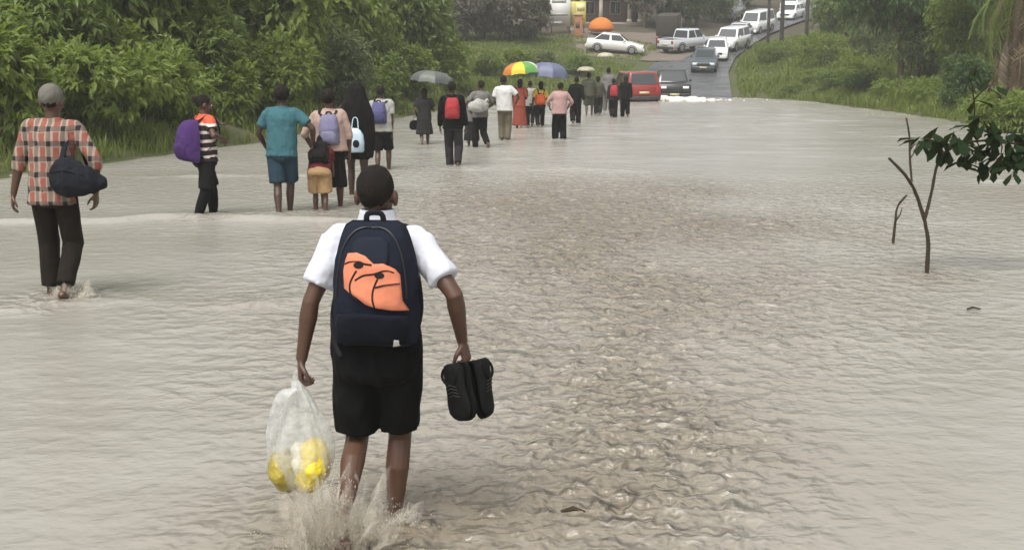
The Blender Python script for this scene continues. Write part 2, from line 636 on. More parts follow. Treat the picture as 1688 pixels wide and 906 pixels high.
build_ground()
build_road()
build_water()

# ------------------------------------------------------------------ vegetation
BARK = mat_basic('bark', (0.11, 0.085, 0.06), 0.95, 0.35, 5, 0.6, Specular_IOR_Level=0.2)
L_MID = mat_leaf('leaf mid', (0.095, 0.145, 0.028), (0.145, 0.205, 0.043), (0.215, 0.27, 0.075), 0.48)
L_LIGHT = mat_leaf('leaf light', (0.125, 0.18, 0.03), (0.18, 0.245, 0.042), (0.25, 0.305, 0.085), 0.48)
L_DARK = mat_leaf('leaf dark', (0.03, 0.065, 0.016), (0.05, 0.10, 0.024), (0.085, 0.14, 0.038), 0.4)
L_GREY = mat_leaf('leaf grey', (0.075, 0.105, 0.042), (0.115, 0.15, 0.06), (0.17, 0.20, 0.10), 0.4)
L_DRYG = mat_leaf('leaf dry hedge', (0.07, 0.062, 0.045), (0.10, 0.088, 0.062), (0.13, 0.12, 0.08), 0.2)
L_TAN = mat_leaf('leaf dry', (0.045, 0.028, 0.014), (0.13, 0.088, 0.045), (0.34, 0.28, 0.17), 0.15)


def norm(a): return a / np.maximum(np.linalg.norm(a, axis=-1, keepdims=True), 1e-6)


def leaf_arrays(P, D, L, Wd, fold=0.25, bend=0.25):
    """folded leaf of 4 triangles at each P along D; returns verts, faces"""
    n = len(P)
    up = np.tile([0, -0.25, 1.0], (n, 1)) + RNG.normal(0, 0.35, (n, 3))
    S = norm(np.cross(D, up)); N = norm(np.cross(S, D))
    L = L[:, None]; Wd = Wd[:, None]
    b = P; m = P + D * L * 0.5
    tip = P + D * L - N * L * bend
    l = P + D * L * 0.45 + S * Wd * 0.5 + N * Wd * fold - N * L * bend * 0.2
    r = P + D * L * 0.45 - S * Wd * 0.5 + N * Wd * fold - N * L * bend * 0.2
    m = m - N * L * bend * 0.25
    V = np.stack([b, l, tip, r, m], 1).reshape(-1, 3)
    i = np.arange(n)[:, None] * 5
    F = np.concatenate([i + [0, 4, 1], i + [1, 4, 2], i + [0, 3, 4], i + [3, 2, 4]])
    return V, F


def crown_sprays(lobes, nspray, per, L, Wr, droop, shell=0.5):
    vol = np.array([l[1][0] * l[1][1] * l[1][2] for l in lobes]) ** 0.75
    li = RNG.choice(len(lobes), nspray, p=vol / vol.sum())
    C = np.array([l[0] for l in lobes])[li]; RR = np.array([l[1] for l in lobes])[li]
    d = norm(RNG.normal(0, 1, (nspray, 3)))
    rad = RNG.uniform(shell, 1.0, nspray)[:, None] ** 0.7
    bumpy = 1 + 0.25 * fbm(d[:, 0] * 2 + li, d[:, 1] * 2, d[:, 2] * 2)[:, None]
    P = C + d * rad * bumpy * RR
    ax = norm(d + RNG.normal(0, 0.35, (nspray, 3)) + [0, 0, -droop])
    P = np.repeat(P, per, 0); ax = np.repeat(ax, per, 0)
    n = len(P)
    D = norm(ax + RNG.normal(0, 0.55, (n, 3)) + [0, 0, -droop * 0.5])
    ls = L * RNG.uniform(0.6, 1.25, n)
    P = P + RNG.normal(0, L * 0.25, (n, 3))
    return leaf_arrays(P, D, ls, ls * Wr)


def limb(mb, a, b, r0, r1, k=4, wob=0.08):
    a, b = Vector(a), Vector(b)
    ln = (b - a).length
    pts = [a.lerp(b, i / k) + (Vector([random.gauss(0, wob * ln * 0.5) for _ in range(3)]) if 0 < i < k else Vector((0, 0, 0))) for i in range(k + 1)]
    mb.tube(pts, [r0 + (r1 - r0) * i / k for i in range(k + 1)], 7)
    return pts


def tree(name, label, cat, x, y, H, rx, ry, zlow, mat, nspray=900, per=6, L=0.22, Wr=0.3, droop=0.3, lobes=7, group=None, trunks=1, shell=0.5, sink=0.1, stretch=1.0):
    z0 = th(x, y)
    root = empty(name, (x, y, z0 - sink))
    ls = []
    for i in range(lobes):
        a = random.uniform(0, 2 * math.pi); rr = random.uniform(0.15, 0.62)
        hz = random.uniform(0.0, 1.0)
        s = random.uniform(0.38, 0.6)
        rz = (H - zlow) * random.uniform(0.22, 0.34)
        cz = zlow + rz + hz * max(0.01, (H - zlow - 2 * rz))
        ls.append(((rx * rr * math.cos(a), ry * rr * math.sin(a), cz), (rx * s, ry * s, rz * stretch)))
    V, F = crown_sprays(ls, nspray, per, L, Wr, droop, shell)
    V[:, 2] = np.maximum(V[:, 2], 0.02)
    mb = MB()
    for k in range(trunks):
        bx, by = (random.uniform(-.3, .3) * rx * 0.5, random.uniform(-.3, .3) * ry * 0.5) if trunks > 1 else (0, 0)
        top = (bx * 0.5, by * 0.5, zlow + (H - zlow) * 0.45)
        r0 = max(0.03, H * 0.022) * (0.6 if trunks > 1 else 1)
        pts = limb(mb, (bx, by, -0.15), top, r0, r0 * 0.55)
        for l in ls[k::trunks]:
            limb(mb, pts[random.choice((2, 3))], l[0], r0 * 0.45, r0 * 0.12, 3)
    mb.build('trunk', BARK, root)
    np_obj('crown', V, F, mat, root, smooth=False)
    return tag(root, label, cat, group)


# left thicket, front to back
LT = 'shrubs and trees of the left thicket'
left = [
    # label, u, Y, extra-left offset, H, r, zlow, mat, nspray, L, droop
    ('tall leafy tree at the far left edge behind the man in plaid', -40, 30, 6.6, 3.6, 0.6, L_LIGHT, 1000, .42, .4),
    ('broad tree with drooping bright sprays above the purple backpack', 200, 35, 6.6, 3.4, 0.5, L_LIGHT, 1100, .46, .55),
    ('big dark green tree rising behind the teal shirt', 395, 41, 6.8, 3.4, 0.5, L_LIGHT, 1000, .46, .5),
    ('tall tree over the black cloaked figure in the thicket', 545, 50, 7.2, 3.5, 0.5, L_LIGHT, 950, .46, .5),
    ('last tall tree at the right end of the thicket above the grey umbrella', 672, 60, 7.2, 2.7, 0.6, L_MID, 800, .42, .45),
]
for lab, u, Y, H, r, zl, m, ns, L, dr in left:
    x = (u - CU) / FPX * Y
    tree('tree', lab, 'tree', x, Y, H, r, r, zl, m, int(ns * 1.5), 7, L * .88, .44, dr * .55, 12, LT, 2)
back = [
    ('tall tree in the back row at the far left corner', 20, 34, 8.0, 4.0, .3, L_MID),
    ('tall tree in the back row above the man in plaid', 130, 37, 8.0, 4.0, .3, L_GREY),
    ('tall tree in the back row above the striped top', 300, 42, 8.0, 4.0, .3, L_MID),
    ('tall tree in the back row above the lavender backpack', 480, 53, 9.0, 4.5, .3, L_GREY),
    ('tall tree in the back row at the end of the thicket', 625, 66, 9.5, 4.2, .3, L_MID),
]
for lab, u, Y, H, r, zl, m in back:
    x = (u - CU) / FPX * Y
    tree('tree', lab, 'tree', x, Y, H, r, r, zl, m, 1500, 6, .34, .34, .35, 11, LT, 1)
low = [
    ('yellow green shrub at the left frame edge at shoulder height of the plaid man', 8, 23.5, 3.0, 1.3, L_LIGHT, 480, .24),
    ('low light green shrub just right of the man in plaid', 165, 27.2, 2.3, 1.5, L_LIGHT, 560, .22),
    ('light shrub in the gap left of the purple backpack', 255, 29.8, 2.9, 1.6, L_LIGHT, 600, .22),
    ('bright yellow green bush between the striped top and the teal shirt', 395, 33.5, 2.1, 0.9, L_LIGHT, 520, .20),
    ('light green bush behind the shoulder of the teal shirt', 470, 37, 2.8, 1.6, L_LIGHT, 520, .22),
    ('olive bush behind the lavender backpack', 560, 43, 3.2, 1.8, L_GREY, 560, .22),
    ('mid green bush behind the walker in grey with a blue backpack', 630, 47.5, 2.3, 1.4, L_MID, 420, .2),
    ('bright green rounded bush left of the grey umbrella', 668, 53.5, 2.9, 1.5, L_LIGHT, 520, .22),
    ('leafy bush behind the white shirted man', 800, 72, 1.9, 1.5, L_MID, 420, .2),
    ('light bush behind the multicoloured umbrella', 850, 76, 2.0, 1.6, L_LIGHT, 420, .2),
    ('dull green bush behind the blue grey umbrella', 905, 80, 1.8, 1.5, L_GREY, 420, .2),
    ('low bush behind the dark walkers near the verge', 955, 82, 1.5, 1.4, L_MID, 380, .2),
    ('light green bush behind the grey umbrella', 735, 60, 3.2, 1.7, L_LIGHT, 520, .22),
    ('narrow green shrub at the back of the thicket behind the plaid cap', 95, 28.5, 3.9, 1.7, L_MID, 560, .26),
    ('green shrub in the shade behind the striped top', 330, 34, 3.7, 1.8, L_MID, 600, .26),
    ('green shrub filling the gap above the teal shirt', 465, 41, 4.0, 1.9, L_MID, 560, .26),
    ('green shrub deep in the thicket above the grey shirted walker', 610, 53, 4.2, 2.0, L_MID, 560, .26),
]
for lab, u, Y, H, r, m, ns, L in low:
    x = (u - CU) / FPX * Y
    tree('shrub', lab, 'shrub', x, Y, H, r, r, 0.0, m, int(ns * 1.35), 6, L, .42, .2, 7, LT, 3, 0.4)

# right bank
RT = 'shrubs and trees of the right bank'
right = [
    ('tree', 'dark overhanging tree with hanging leaves at the top right', 1478, 58, 7.5, 3.3, 2.4, L_DARK, 900, .36, .9),
    ('tree', 'dark tree with hanging leaves along the top edge behind the palm', 1632, 50, 7.5, 3.2, 3.2, L_DARK, 800, .36, .9),
    ('shrub', 'pale green shrub high on the bank left of the overhanging tree', 1350, 74, 2.3, 2.0, 0, L_LIGHT, 380, .22, .2),
    ('shrub', 'speckled shrub with pale leaf clumps in the middle of the right bank', 1420, 64, 2.4, 1.9, 0, L_LIGHT, 420, .22, .2),
    ('shrub', 'dusky grey bush behind the bare stems on the right bank', 1500, 58, 3.4, 2.1, .2, L_GREY, 500, .22, .3),
    ('shrub', 'blue green bush below the overhanging branches on the right bank', 1560, 60, 4.6, 2.2, .5, L_GREY, 560, .24, .3),
    ('tree', 'feathery tree with bright crown beside the palm', 1572, 52, 4.6, 1.6, 1.2, L_LIGHT, 420, .24, .5),
    ('shrub', 'dark undergrowth bush beneath the palm', 1600, 46, 2.0, 1.5, 0, L_DARK, 420, .22, .3),
    ('shrub', 'leafy bright green shrub at the right frame edge above the sapling', 1672, 36.5, 1.35, 1.6, 0, L_LIGHT, 520, .2, .2),
    ('shrub', 'rounded dark shrub at the waterline in the middle of the right bank', 1415, 62, 1.2, 1.2, 0, L_DARK, 300, .18, .2),
    ('shrub', 'small dark shrub at the waterline near the road end', 1295, 70, 0.9, 1.0, 0, L_MID, 240, .18, .2),
    ('shrub', 'light green weed bush on the waterline right of the road end', 1335, 70.5, 1.0, 1.3, 0, L_LIGHT, 260, .18, .2),
    ('shrub', 'mid green weed bush on the waterline below the speckled shrub', 1375, 67.5, 1.2, 1.4, 0, L_MID, 260, .18, .2),
    ('shrub', 'light green weed bush spilling to the water below the bare stems', 1465, 56, 1.1, 1.3, 0, L_LIGHT, 280, .18, .2),
    ('shrub', 'bright weed bush on the waterline left of the palm', 1530, 51, 1.1, 1.3, 0, L_LIGHT, 280, .18, .2),
    ('shrub', 'bright weed bush on the waterline just above the sapling leaves', 1590, 46, 1.1, 1.2, 0, L_LIGHT, 280, .18, .2),
    ('shrub', 'bushy mid green shrub in front of the palm trunk', 1635, 40, 1.3, 1.1, 0, L_MID, 300, .18, .2),
    ('tree', 'leafy tree at the top edge just right of the poles', 1385, 88, 6.0, 3.2, .4, L_MID, 800, .34, .4),
    ('tree', 'dense tree filling the top of the right bank', 1450, 80, 6.5, 3.2, .3, L_GREY, 800, .32, .4),
    ('tree', 'tall green tree behind the feathery tree on the right bank', 1545, 74, 7.0, 3.2, .3, L_MID, 800, .32, .4),
    ('tree', 'pale tree behind the palm on the right bank', 1625, 62, 6.5, 2.8, .3, L_LIGHT, 800, .30, .4),
    ('tree', 'dark tree behind the palm at the frame edge', 1695, 58, 6.5, 2.8, .3, L_MID, 700, .30, .4),
    ('shrub', 'bushy clump at the foot of the poles', 1275, 84, 1.8, 1.9, 0, L_MID, 380, .2, .2),
]
for nm, lab, u, Y, H, r, zl, m, ns, L, dr in right:
    x = (u - CU) / FPX * Y
    tree(nm, lab, nm, x, Y, H, r, r, zl, m, int(ns * 1.4), 6, L, .32, dr, 6, RT, 1 if nm == 'tree' else 3, 0.4)

# far hillside trees in the mist
far = [
    ('dry brown hedge tree at the thicket end of the hill', 762, 96, 4.4, 2.3, L_DRYG),
    ('dry brown hedge tree second from the thicket on the hill', 800, 98, 4.6, 2.4, L_DRYG),
    ('dry grey brown hedge tree in the middle of the hill hedge', 838, 97, 4.4, 2.2, L_DRYG),
    ('dry brown hedge tree second from the billboard', 856, 99, 4.4, 2.3, L_DRYG),
    ('dry brown hedge tree nearest the white billboard', 878, 102, 4.0, 1.1, L_DRYG),
    ('misty grey tree behind the hill hedge', 790, 124, 7.5, 3.8, L_GREY),
    ('misty green tree behind the hill hedge near the billboard', 862, 122, 7.0, 3.6, L_GREY),
    ('misty brown tree between the house and the lorry', 1058, 111, 6.5, 2.3, L_DRYG),
    ('misty grey tree just left of the lorry', 1082, 114, 6.5, 2.4, L_GREY),
    ('misty grey tree right behind the lorry', 1112, 112.5, 6.0, 2.3, L_GREY),
    ('misty dark tree above the silver pickup', 1142, 114, 6.0, 2.3, L_DARK),
    ('misty green tree left of the grey van', 1170, 119, 6.0, 2.3, L_GREY),
    ('misty tree above the grey van', 1196, 130, 6.5, 3.0, L_GREY),
    ('misty tree in the gap behind the grey van', 1222, 133, 6.5, 2.6, L_DARK),
    ('misty tree above the queue of white cars', 1240, 146, 7.5, 4.0, L_GREY),
    ('misty tree at the top edge behind the right poles', 1345, 140, 8.0, 4.2, L_GREY),
]
for lab, u, Y, H, r, m in far:
    x = (u - CU) / FPX * Y
    tree('tree', lab, 'tree', x, Y, H, r, r, H * .06, m, 620, 6, .42, .4, .3, 8, 'misty trees on the far hill', 1, 0.4)


def grass_patch(name, label, boxes, mat, n, hmin, hmax, kind='stuff'):
    V, F = [], []
    P = []
    for (x0, x1, y0, y1, wgt) in boxes:
        k = int(n * wgt)
        x = RNG.uniform(x0, x1, k); y = RNG.uniform(y0, y1, k)
        z = terrain_h(x, y)
        e = np.abs(x - xc(y))
        ok = (z > 0.02) & ((e > 3.7) | (y < 70)) & (fbm(x * .5, y * .5, 2.0) > -0.75)
        P.append(np.stack([x, y, z], 1)[ok])
    P = np.concatenate(P)
    k = len(P)
    h = RNG.uniform(hmin, hmax, k) * (0.75 + 0.5 * fbm(P[:, 0] * .6, P[:, 1] * .6, 7.0))
    a = RNG.uniform(0, 6.28, k); lean = RNG.uniform(.1, .7, k) * h
    w = 0.012 + 0.00022 * P[:, 1]
    S = np.stack([np.cos(a + 1.57), np.sin(a + 1.57), 0 * a], 1) * w[:, None]
    D = np.stack([np.cos(a), np.sin(a), 0 * a], 1)
    b = P - [0, 0, 0.03]
    mid = b + D * (lean * 0.3)[:, None] + np.stack([0 * h, 0 * h, h * .6], 1)
    tip = b + D * lean[:, None] + np.stack([0 * h, 0 * h, h], 1)
    V = np.stack([b - S, b + S, mid + S * .8, mid - S * .8, tip], 1).reshape(-1, 3)
    i = np.arange(k)[:, None] * 5
    F = np.concatenate([i + [0, 1, 2], i + [0, 2, 3], i + [3, 2, 4]])
    o = np_obj(name, V, F, mat, None, False)
    tag(o, label, 'grass', kind=kind)


L_GRASS = mat_leaf('grass blade', (0.11, 0.155, 0.026), (0.165, 0.21, 0.038), (0.24, 0.26, 0.08), 0.45)
grass_patch('grass', 'tall green grass covering the right hand bank', [(14.8, 26, 33, 72, .55), (12.5, 32, 72, 100, .45)], L_GRASS, 90000, .25, .6)
grass_patch('grass', 'weeds and grass along the left waterline', [(-14, -4, 18, 50, .5), (-9, 5, 50, 72, .5)], L_GRASS, 40000, .2, .5)
grass_patch('grass', 'short grass on the slope between the flood and the house', [(-14, 12, 70, 103, 1)], L_GRASS, 60000, .12, .30)

# ------------------------------------------------------------------ people
SK1 = (0.085, 0.042, 0.026)
SK2 = (0.060, 0.032, 0.022)
HAIR = mat_basic('hair', (0.020, 0.016, 0.013), 0.9, 0.45, 60, 1.0, Specular_IOR_Level=0.2)
EYEW = mat_basic('eye white', (0.7, 0.68, 0.62), 0.3, 0.05)
EYEB = mat_basic('eye dark', (0.015, 0.01, 0.008), 0.2, 0.05)
LIP = mat_basic('lip', (0.11, 0.04, 0.035), 0.5, 0.1)


def ik(a, b, l1, l2, pole):
    a, b = Vector(a), Vector(b)
    d = b - a
    L = min(d.length, (l1 + l2) * 0.999)
    d.normalize()
    b = a + d * L
    x = (l1 * l1 - l2 * l2 + L * L) / (2 * L)
    h = math.sqrt(max(0, l1 * l1 - x * x))
    p = Vector(pole); p = p - d * p.dot(d); p.normalize()
    return a + d * x + p * h, b


def hand(mb, w, d, n, sx, k, curl=0.5, spread=0.0):
    """palm and five fingers; d pointing, n palm normal (curl direction), thumb on the index side"""
    d, n = Vector(d).normalized(), Vector(n)
    n = (n - d * n.dot(d)).normalized()
    wv = d.cross(n) * sx          # towards the index finger
    w = Vector(w)
    mb.tube([w - d * .01 * k, w + d * .035 * k, w + d * .085 * k], [(.024 * k, .019 * k), (.038 * k, .017 * k), (.040 * k, .013 * k)], 10, wv)
    for i, (o, ln) in enumerate(((.029, .070), (.010, .080), (-.010, .074), (-.028, .058))):
        p = w + d * .083 * k + wv * o * k
        dirv = d + wv * o * 2 * spread
        pts = [p - d * .02 * k, p]
        ang = 0
        for s in (.45, .32, .23):
            ang += curl * (0.8 if s == .45 else 1.1)
            p = p + (dirv * math.cos(ang) + n * math.sin(ang)).normalized() * ln * s * k
            pts.append(p)
        mb.tube(pts, [.0092 * k, .0092 * k, .0085 * k, .0078 * k, .0066 * k], 8)
    p = w + d * .022 * k + wv * .028 * k
    t1 = p + (d * .6 + wv * .6 + n * .45).normalized() * .038 * k
    t2 = t1 + (d * .85 + wv * .15 + n * .5).normalized() * .03 * k
    t3 = t2 + (d * .9 - wv * .1 + n * .4).normalized() * .022 * k
    mb.tube([p - wv * .02 * k, p, t1, t2, t3], [.014 * k, .0135 * k, .0115 * k, .010 * k, .0075 * k], 8)


def B_dist(u, v): return ground(u, v).y


class Person:
    def __init__(s, label, u, v, S=None, top=None, yaw=0, lean=3, wade=.12, skin=SK1, girth=1.0, shw=1.0, fem=False,
                 feet=None, wr=None, poles=None, curl=.5, hdir=None, head=(0, 0), voxel=.012, hair='short', group='people wading along the flooded road', pel=(0, 0), hipdrop=0.0, utop=None, roll=None):
        if B_dist(u, v) > 12: wade += .06
        B = ground(u, v)
        if S is None:
            S = at(u if utop is None else utop, top, B.y).z + wade
        s.S, s.k = S, S / 1.71
        k = s.k
        s.yaw = R(yaw)
        s.M = Matrix.Translation((B.x, B.y, -wade)) @ Matrix.Rotation(s.yaw, 4, 'Z')
        s.Mi = s.M.inverted()
        s.Y = B.y
        s.root = tag(empty('person', (B.x, B.y, -wade), s.yaw), label, 'person', group)
        s.voxel, s.g, s.fem, s.shw = voxel, girth, fem, shw
        P = s.pel = Vector((pel[0] * k, pel[1] * k, (.95 - hipdrop) * k))
        le = R(lean)
        rnd = random.Random(label)
        ro = R(roll if roll is not None else rnd.uniform(-4, 4))
        s.up = Vector((math.sin(ro), math.sin(le), math.cos(le))).normalized()
        s.rt = Vector((math.cos(ro), 0, -math.sin(ro)))
        s.fw = Vector((0, math.cos(le), -math.sin(le)))
        s.neck = P + s.up * .50 * k
        s.shL = P + s.up * .445 * k - s.rt * .178 * k * shw
        s.shR = P + s.up * .445 * k + s.rt * .178 * k * shw
        if feet is None:
            a_ = (rnd.uniform(-.11, -.07), rnd.uniform(.08, .2), .08); b_ = (rnd.uniform(.05, .10), rnd.uniform(-.30, -.14), rnd.uniform(.10, .24))
            feet = (a_, b_) if rnd.random() < .5 else ((-b_[0], b_[1], b_[2]), (-a_[0], a_[1], a_[2]))
        poles = poles or {}
        s.leg = {}
        for nm, sg, ft in (('L', -1, feet[0]), ('R', 1, feet[1])):
            hip = P + Vector((sg * .088 * k, 0, -.03 * k))
            kn, an = ik(hip, Vector(ft) * k, .435 * k, .425 * k, poles.get('leg' + nm, (sg * .08, 1, 0)))
            s.leg[nm] = (hip, kn, an)
        sw = rnd.uniform(-.2, .2)
        wr = wr or ((-rnd.uniform(.22, .33), sw, .80 + abs(sw) * .4), (rnd.uniform(.22, .33), -sw, .80 + abs(sw) * .4))
        s.arm = {}
        for nm, sg, sh, w in (('L', -1, s.shL, wr[0]), ('R', 1, s.shR, wr[1])):
            w = Vector(w) if isinstance(w, Vector) else Vector(w) * k
            el, w = ik(sh, w, .285 * k, .26 * k, poles.get('arm' + nm, (sg * .5, -1, 0)))
            s.arm[nm] = (sh, el, w)
        s.hyaw, s.htilt = R(head[0]), R(head[1])
        s.body(skin, curl, hdir or {})
        if hair: s.hair(hair)

    def hm(s):
        return Matrix.Translation(s.neck + s.up * .02 * s.k) @ Matrix.Rotation(s.hyaw, 4, 'Z') @ Matrix.Rotation(-s.htilt, 4, 'X')

    def rings(s, spec, ease=0.0, n=20):
        k, out = s.k, []
        for t, rx, ry in spec:
            c = s.pel + s.up * t * k + s.fw * (-.008 if .2 < t < .4 else 0) * k
            f = s.g * (1.08 if s.fem and t < .08 else 1)
            a, b = rx * k * f + ease, ry * k * f + ease
            out.append([c + Vector((a * math.cos(q), 0, 0)) + s.fw * b * math.sin(q) for q in [2 * math.pi * j / n for j in range(n)]])
        return out

    TORSO = [(-.12, .06, .06), (-.09, .14, .105), (-.03, .165, .12), (.04, .162, .118), (.13, .138, .10), (.26, .155, .11), (.36, .172, .118),
             (.42, .165, .105), (.46, .125, .085), (.49, .08, .07), (.52, .056, .06), (.60, .052, .058)]

    def body(s, skin, curl, hdir):
        k, mb = s.k, MB()
        mb.rings(s.rings(s.TORSO))
        for nm in 'LR':
            sg = -1 if nm == 'L' else 1
            h, kn, an = s.leg[nm]
            calf = kn.lerp(an, .3) + (Vector((0, -.018, 0)) * k)
            mb.tube([h + Vector((0, 0, .03 * k)), h.lerp(kn, .35), h.lerp(kn, .8), kn, calf, kn.lerp(an, .75), an],
                    [.082 * k * s.g, .078 * k * s.g, .057 * k, .052 * k, .054 * k, .036 * k, .033 * k], 12)
            sh = (an - kn).normalized()
            fwd = Vector((0, 1, 0)); fwd = (fwd - sh * fwd.dot(sh)).normalized()
            if sh.z > -.6: fwd = (fwd * .5 + sh * .6).normalized()
            heel = an + sh * .035 * k - fwd * .045 * k
            mb.tube([heel, an + sh * .045 * k + fwd * .05 * k, an + sh * .055 * k + fwd * .13 * k, an + sh * .06 * k + fwd * .18 * k],
                    [(.032 * k, .034 * k), (.036 * k, .034 * k), (.044 * k, .024 * k), (.036 * k, .015 * k)], 10, Vector((1, 0, 0)))
            for i in range(5):
                tp = an + sh * .062 * k + fwd * (.195 - .012 * abs(i - (1 if sg > 0 else 3))) * k + Vector(((i - 2) * .016 * k, 0, 0))
                mb.tube([tp - fwd * .03 * k, tp], [.010 * k, .009 * k], 6)
            a, e, w = s.arm[nm]
            mb.tube([s.neck - s.up * .03 * k + Vector((sg * .05 * k, 0, 0)), a + Vector((-sg * .02 * k, 0, .005 * k))], [.05 * k, .056 * k], 10)
            mb.tube([a, a.lerp(e, .4), a.lerp(e, .85), e, e.lerp(w, .25), e.lerp(w, .7), w],
                    [.055 * k, .048 * k * s.g ** .5, .038 * k, .037 * k, .040 * k, .030 * k, .025 * k], 12)
            d, nn = hdir.get(nm, ((w - e).normalized() * .6 + Vector((0, 0, -.5)), Vector((-sg, .25, 0))))
            hand(mb, w, d, nn, -sg, k, curl)
        H = s.hm()
        c = lambda x, y, z: H @ (Vector((x, y, z)) * k)
        rot = H.to_3x3()
        E = lambda p, r, n=14, m=10: mb.ell(c(*p), [q * k for q in r], n, m, rot)
        mb.tube([c(0, -.012, -.06), c(0, 0, .06)], [.055 * k, .054 * k], 12)
        E((0, -.006, .148), (.076, .095, .100), 18, 12)
        E((0, .030, .080), (.060, .066, .078), 16, 10)
        E((0, .066, .028), (.030, .026, .026))
        E((0, .072, .150), (.052, .026, .03))
        for sg in (-1, 1):
            E((sg * .083, -.006, .112), (.013, .023, .036))
            E((sg * .040, .074, .092), (.024, .020, .022))
        mb.tube([c(0, .092, .128), c(0, .106, .10), c(0, .108, .086)], [.009 * k, .013 * k, .018 * k], 8)
        o = mb.build('body', mat_skin('skin %.3f' % skin[0], skin), s.root, s.voxel * k, 3)
        for sg in (-1, 1):
            m2 = MB()
            m2.ell(c(sg * .034, .091, .120), [.014 * k, .007 * k, .008 * k], 8, 6, rot)
            m2.cur = 1
            m2.ell(c(sg * .034, .0965, .120), [.0065 * k, .004 * k, .0065 * k], 8, 6, rot)
            m2.build('eye', [EYEW, EYEB], s.root)
        m2 = MB()
        m2.ell(c(0, .098, .052), [.026 * k, .010 * k, .008 * k], 10, 6, rot)
        m2.ell(c(0, .097, .041), [.022 * k, .010 * k, .008 * k], 10, 6, rot)
        m2.build('mouth', LIP, s.root)

    def hair(s, kind):
        k, H, mb = s.k, s.hm(), MB()
        rot = H.to_3x3()
        c = lambda x, y, z: H @ (Vector((x, y, z)) * k)
        v, wr, mat = .012, (.003, 60), HAIR
        if kind == 'short':
            mb.ell(c(0, -.014, .160), [.0785 * k, .095 * k, .094 * k], 20, 14, rot)
            mb.ell(c(0, -.048, .128), [.064 * k, .048 * k, .056 * k], 14, 10, rot)
        elif kind == 'afro':
            mb.ell(c(0, -.018, .172), [.098 * k, .108 * k, .105 * k], 20, 14, rot)
            wr = (.007, 40)
        elif kind == 'bun':
            mb.ell(c(0, -.014, .162), [.082 * k, .098 * k, .097 * k], 20, 14, rot)
            mb.ell(c(0, -.105, .19), [.045 * k, .04 * k, .045 * k], 14, 10, rot)
        elif kind == 'braids':
            mb.ell(c(0, -.016, .162), [.086 * k, .100 * k, .098 * k], 20, 14, rot)
            mb.ell(c(0, -.065, .06), [.075 * k, .045 * k, .12 * k], 14, 10, rot)
            wr = (.005, 45)
        s.root_hair = mb.build('hair', mat, s.root, v * k, 2, wr=wr)

    def legpt(s, nm, f):
        h, kn, an = s.leg[nm]
        return h.lerp(kn, f * 2) if f < .5 else kn.lerp(an, f * 2 - 1)

    def armpt(s, nm, f):
        a, e, w = s.arm[nm]
        return a.lerp(e, f * 2) if f < .5 else e.lerp(w, f * 2 - 1)

    def shirt(s, mat, hem=-.10, sleeve=.32, ease=.018, name='shirt', collar=True, flare=.012, wr=(.005, 9, (1.3, 1.3, .6))):
        k, mb = s.k, MB()
        sp = [(hem, .168, .125)] + [q for q in s.TORSO if hem + .03 < q[0] < .48 and q[0] > -.05]
        sp = [(t, max(rx, .166) if t < .22 else max(rx, .158), max(ry, .126) if t < .22 else max(ry, .112) if t < .44 else ry) for t, rx, ry in sp]
        rs = s.rings(sp, ease)
        c0 = s.pel + s.up * hem * k
        rs[0] = [c0 + (p - c0) * (1 + flare * 5) for p in rs[0]]
        if collar:
            rs += s.rings([(.50, .072, .066), (.525, .066, .066)], .006)
        mb.rings(rs)
        for nm in 'LR':
            sg = -1 if nm == 'L' else 1
            a = s.arm[nm][0]
            mb.tube([s.neck - s.up * .035 * k + Vector((sg * .05 * k, 0, 0)), a], [.056 * k, .070 * k], 12)
            n = max(3, int(sleeve * 10))
            pts = [s.armpt(nm, sleeve * i / n) for i in range(n + 1)]
            r = [(.064 if sleeve < .55 else .062) * k + (.004 if sleeve < .55 else -.012 * i / n) for i in range(n + 1)]
            mb.tube(pts, r, 14, dome=False)
        return mb.build(name, mat, s.root, max(.010, s.voxel) * k, 3, wr=wr)

    def pants(s, mat, f=.45, ease=.02, r0=.098, r1=.095, waist=.09, name='shorts', wr=(.005, 8, (1.4, 1.4, .5)), tuck=False):
        k, mb = s.k, MB()
        sp = [(-.16, .10, .095), (-.12, .15, .122), (-.05, .167, .126), (-.02, .168, .126)] + ([(.04, .164, .12), (waist, .150, .112)] if tuck else [(.0, .150, .105), (.04, .140, .095)])
        mb.rings(s.rings(sp, ease))
        for nm in 'LR':
            n = max(4, int(f * 12))
            pts = [s.legpt(nm, f * i / n) for i in range(n + 1)]
            r = [(r0 + (r1 - r0) * i / n) * k * s.g for i in range(n + 1)]
            mb.tube(pts, r, 14, dome=False)
        return mb.build(name, mat, s.root, max(.010, s.voxel) * k, 3, wr=wr)

    def skirt(s, mat, length=.5, r0=.155, r1=.23, waist=.10, name='skirt', wr=(.010, 7, (1.6, 1.6, .25))):
        k, mb = s.k, MB()
        rs, n = [], 22
        for i in range(9):
            q = i / 8
            c = s.pel + s.up * waist * k + Vector((0, 0, -length * k * q))
            if q > .3:
                mid = (s.legpt('L', .45) + s.legpt('R', .45)) / 2
                c += Vector((mid.x - s.pel.x, (mid.y - s.pel.y), 0)) * (q - .3) * .7
            rr = r0 + (r1 - r0) * q ** .8 + .02 * math.sin(min(1, q * 3) * 3.14)
            rs.append([c + Vector((rr * k * math.cos(a) * s.g, rr * .78 * k * math.sin(a) * s.g, 0)) for a in [6.2832 * j / n for j in range(n)]])
        mb.rings(rs)
        return mb.build(name, mat, s.root, max(.010, s.voxel) * k, 3, wr=wr)

    def local(s, u, v, dy=0.0):
        return s.Mi @ at(u, v, s.Y + dy)

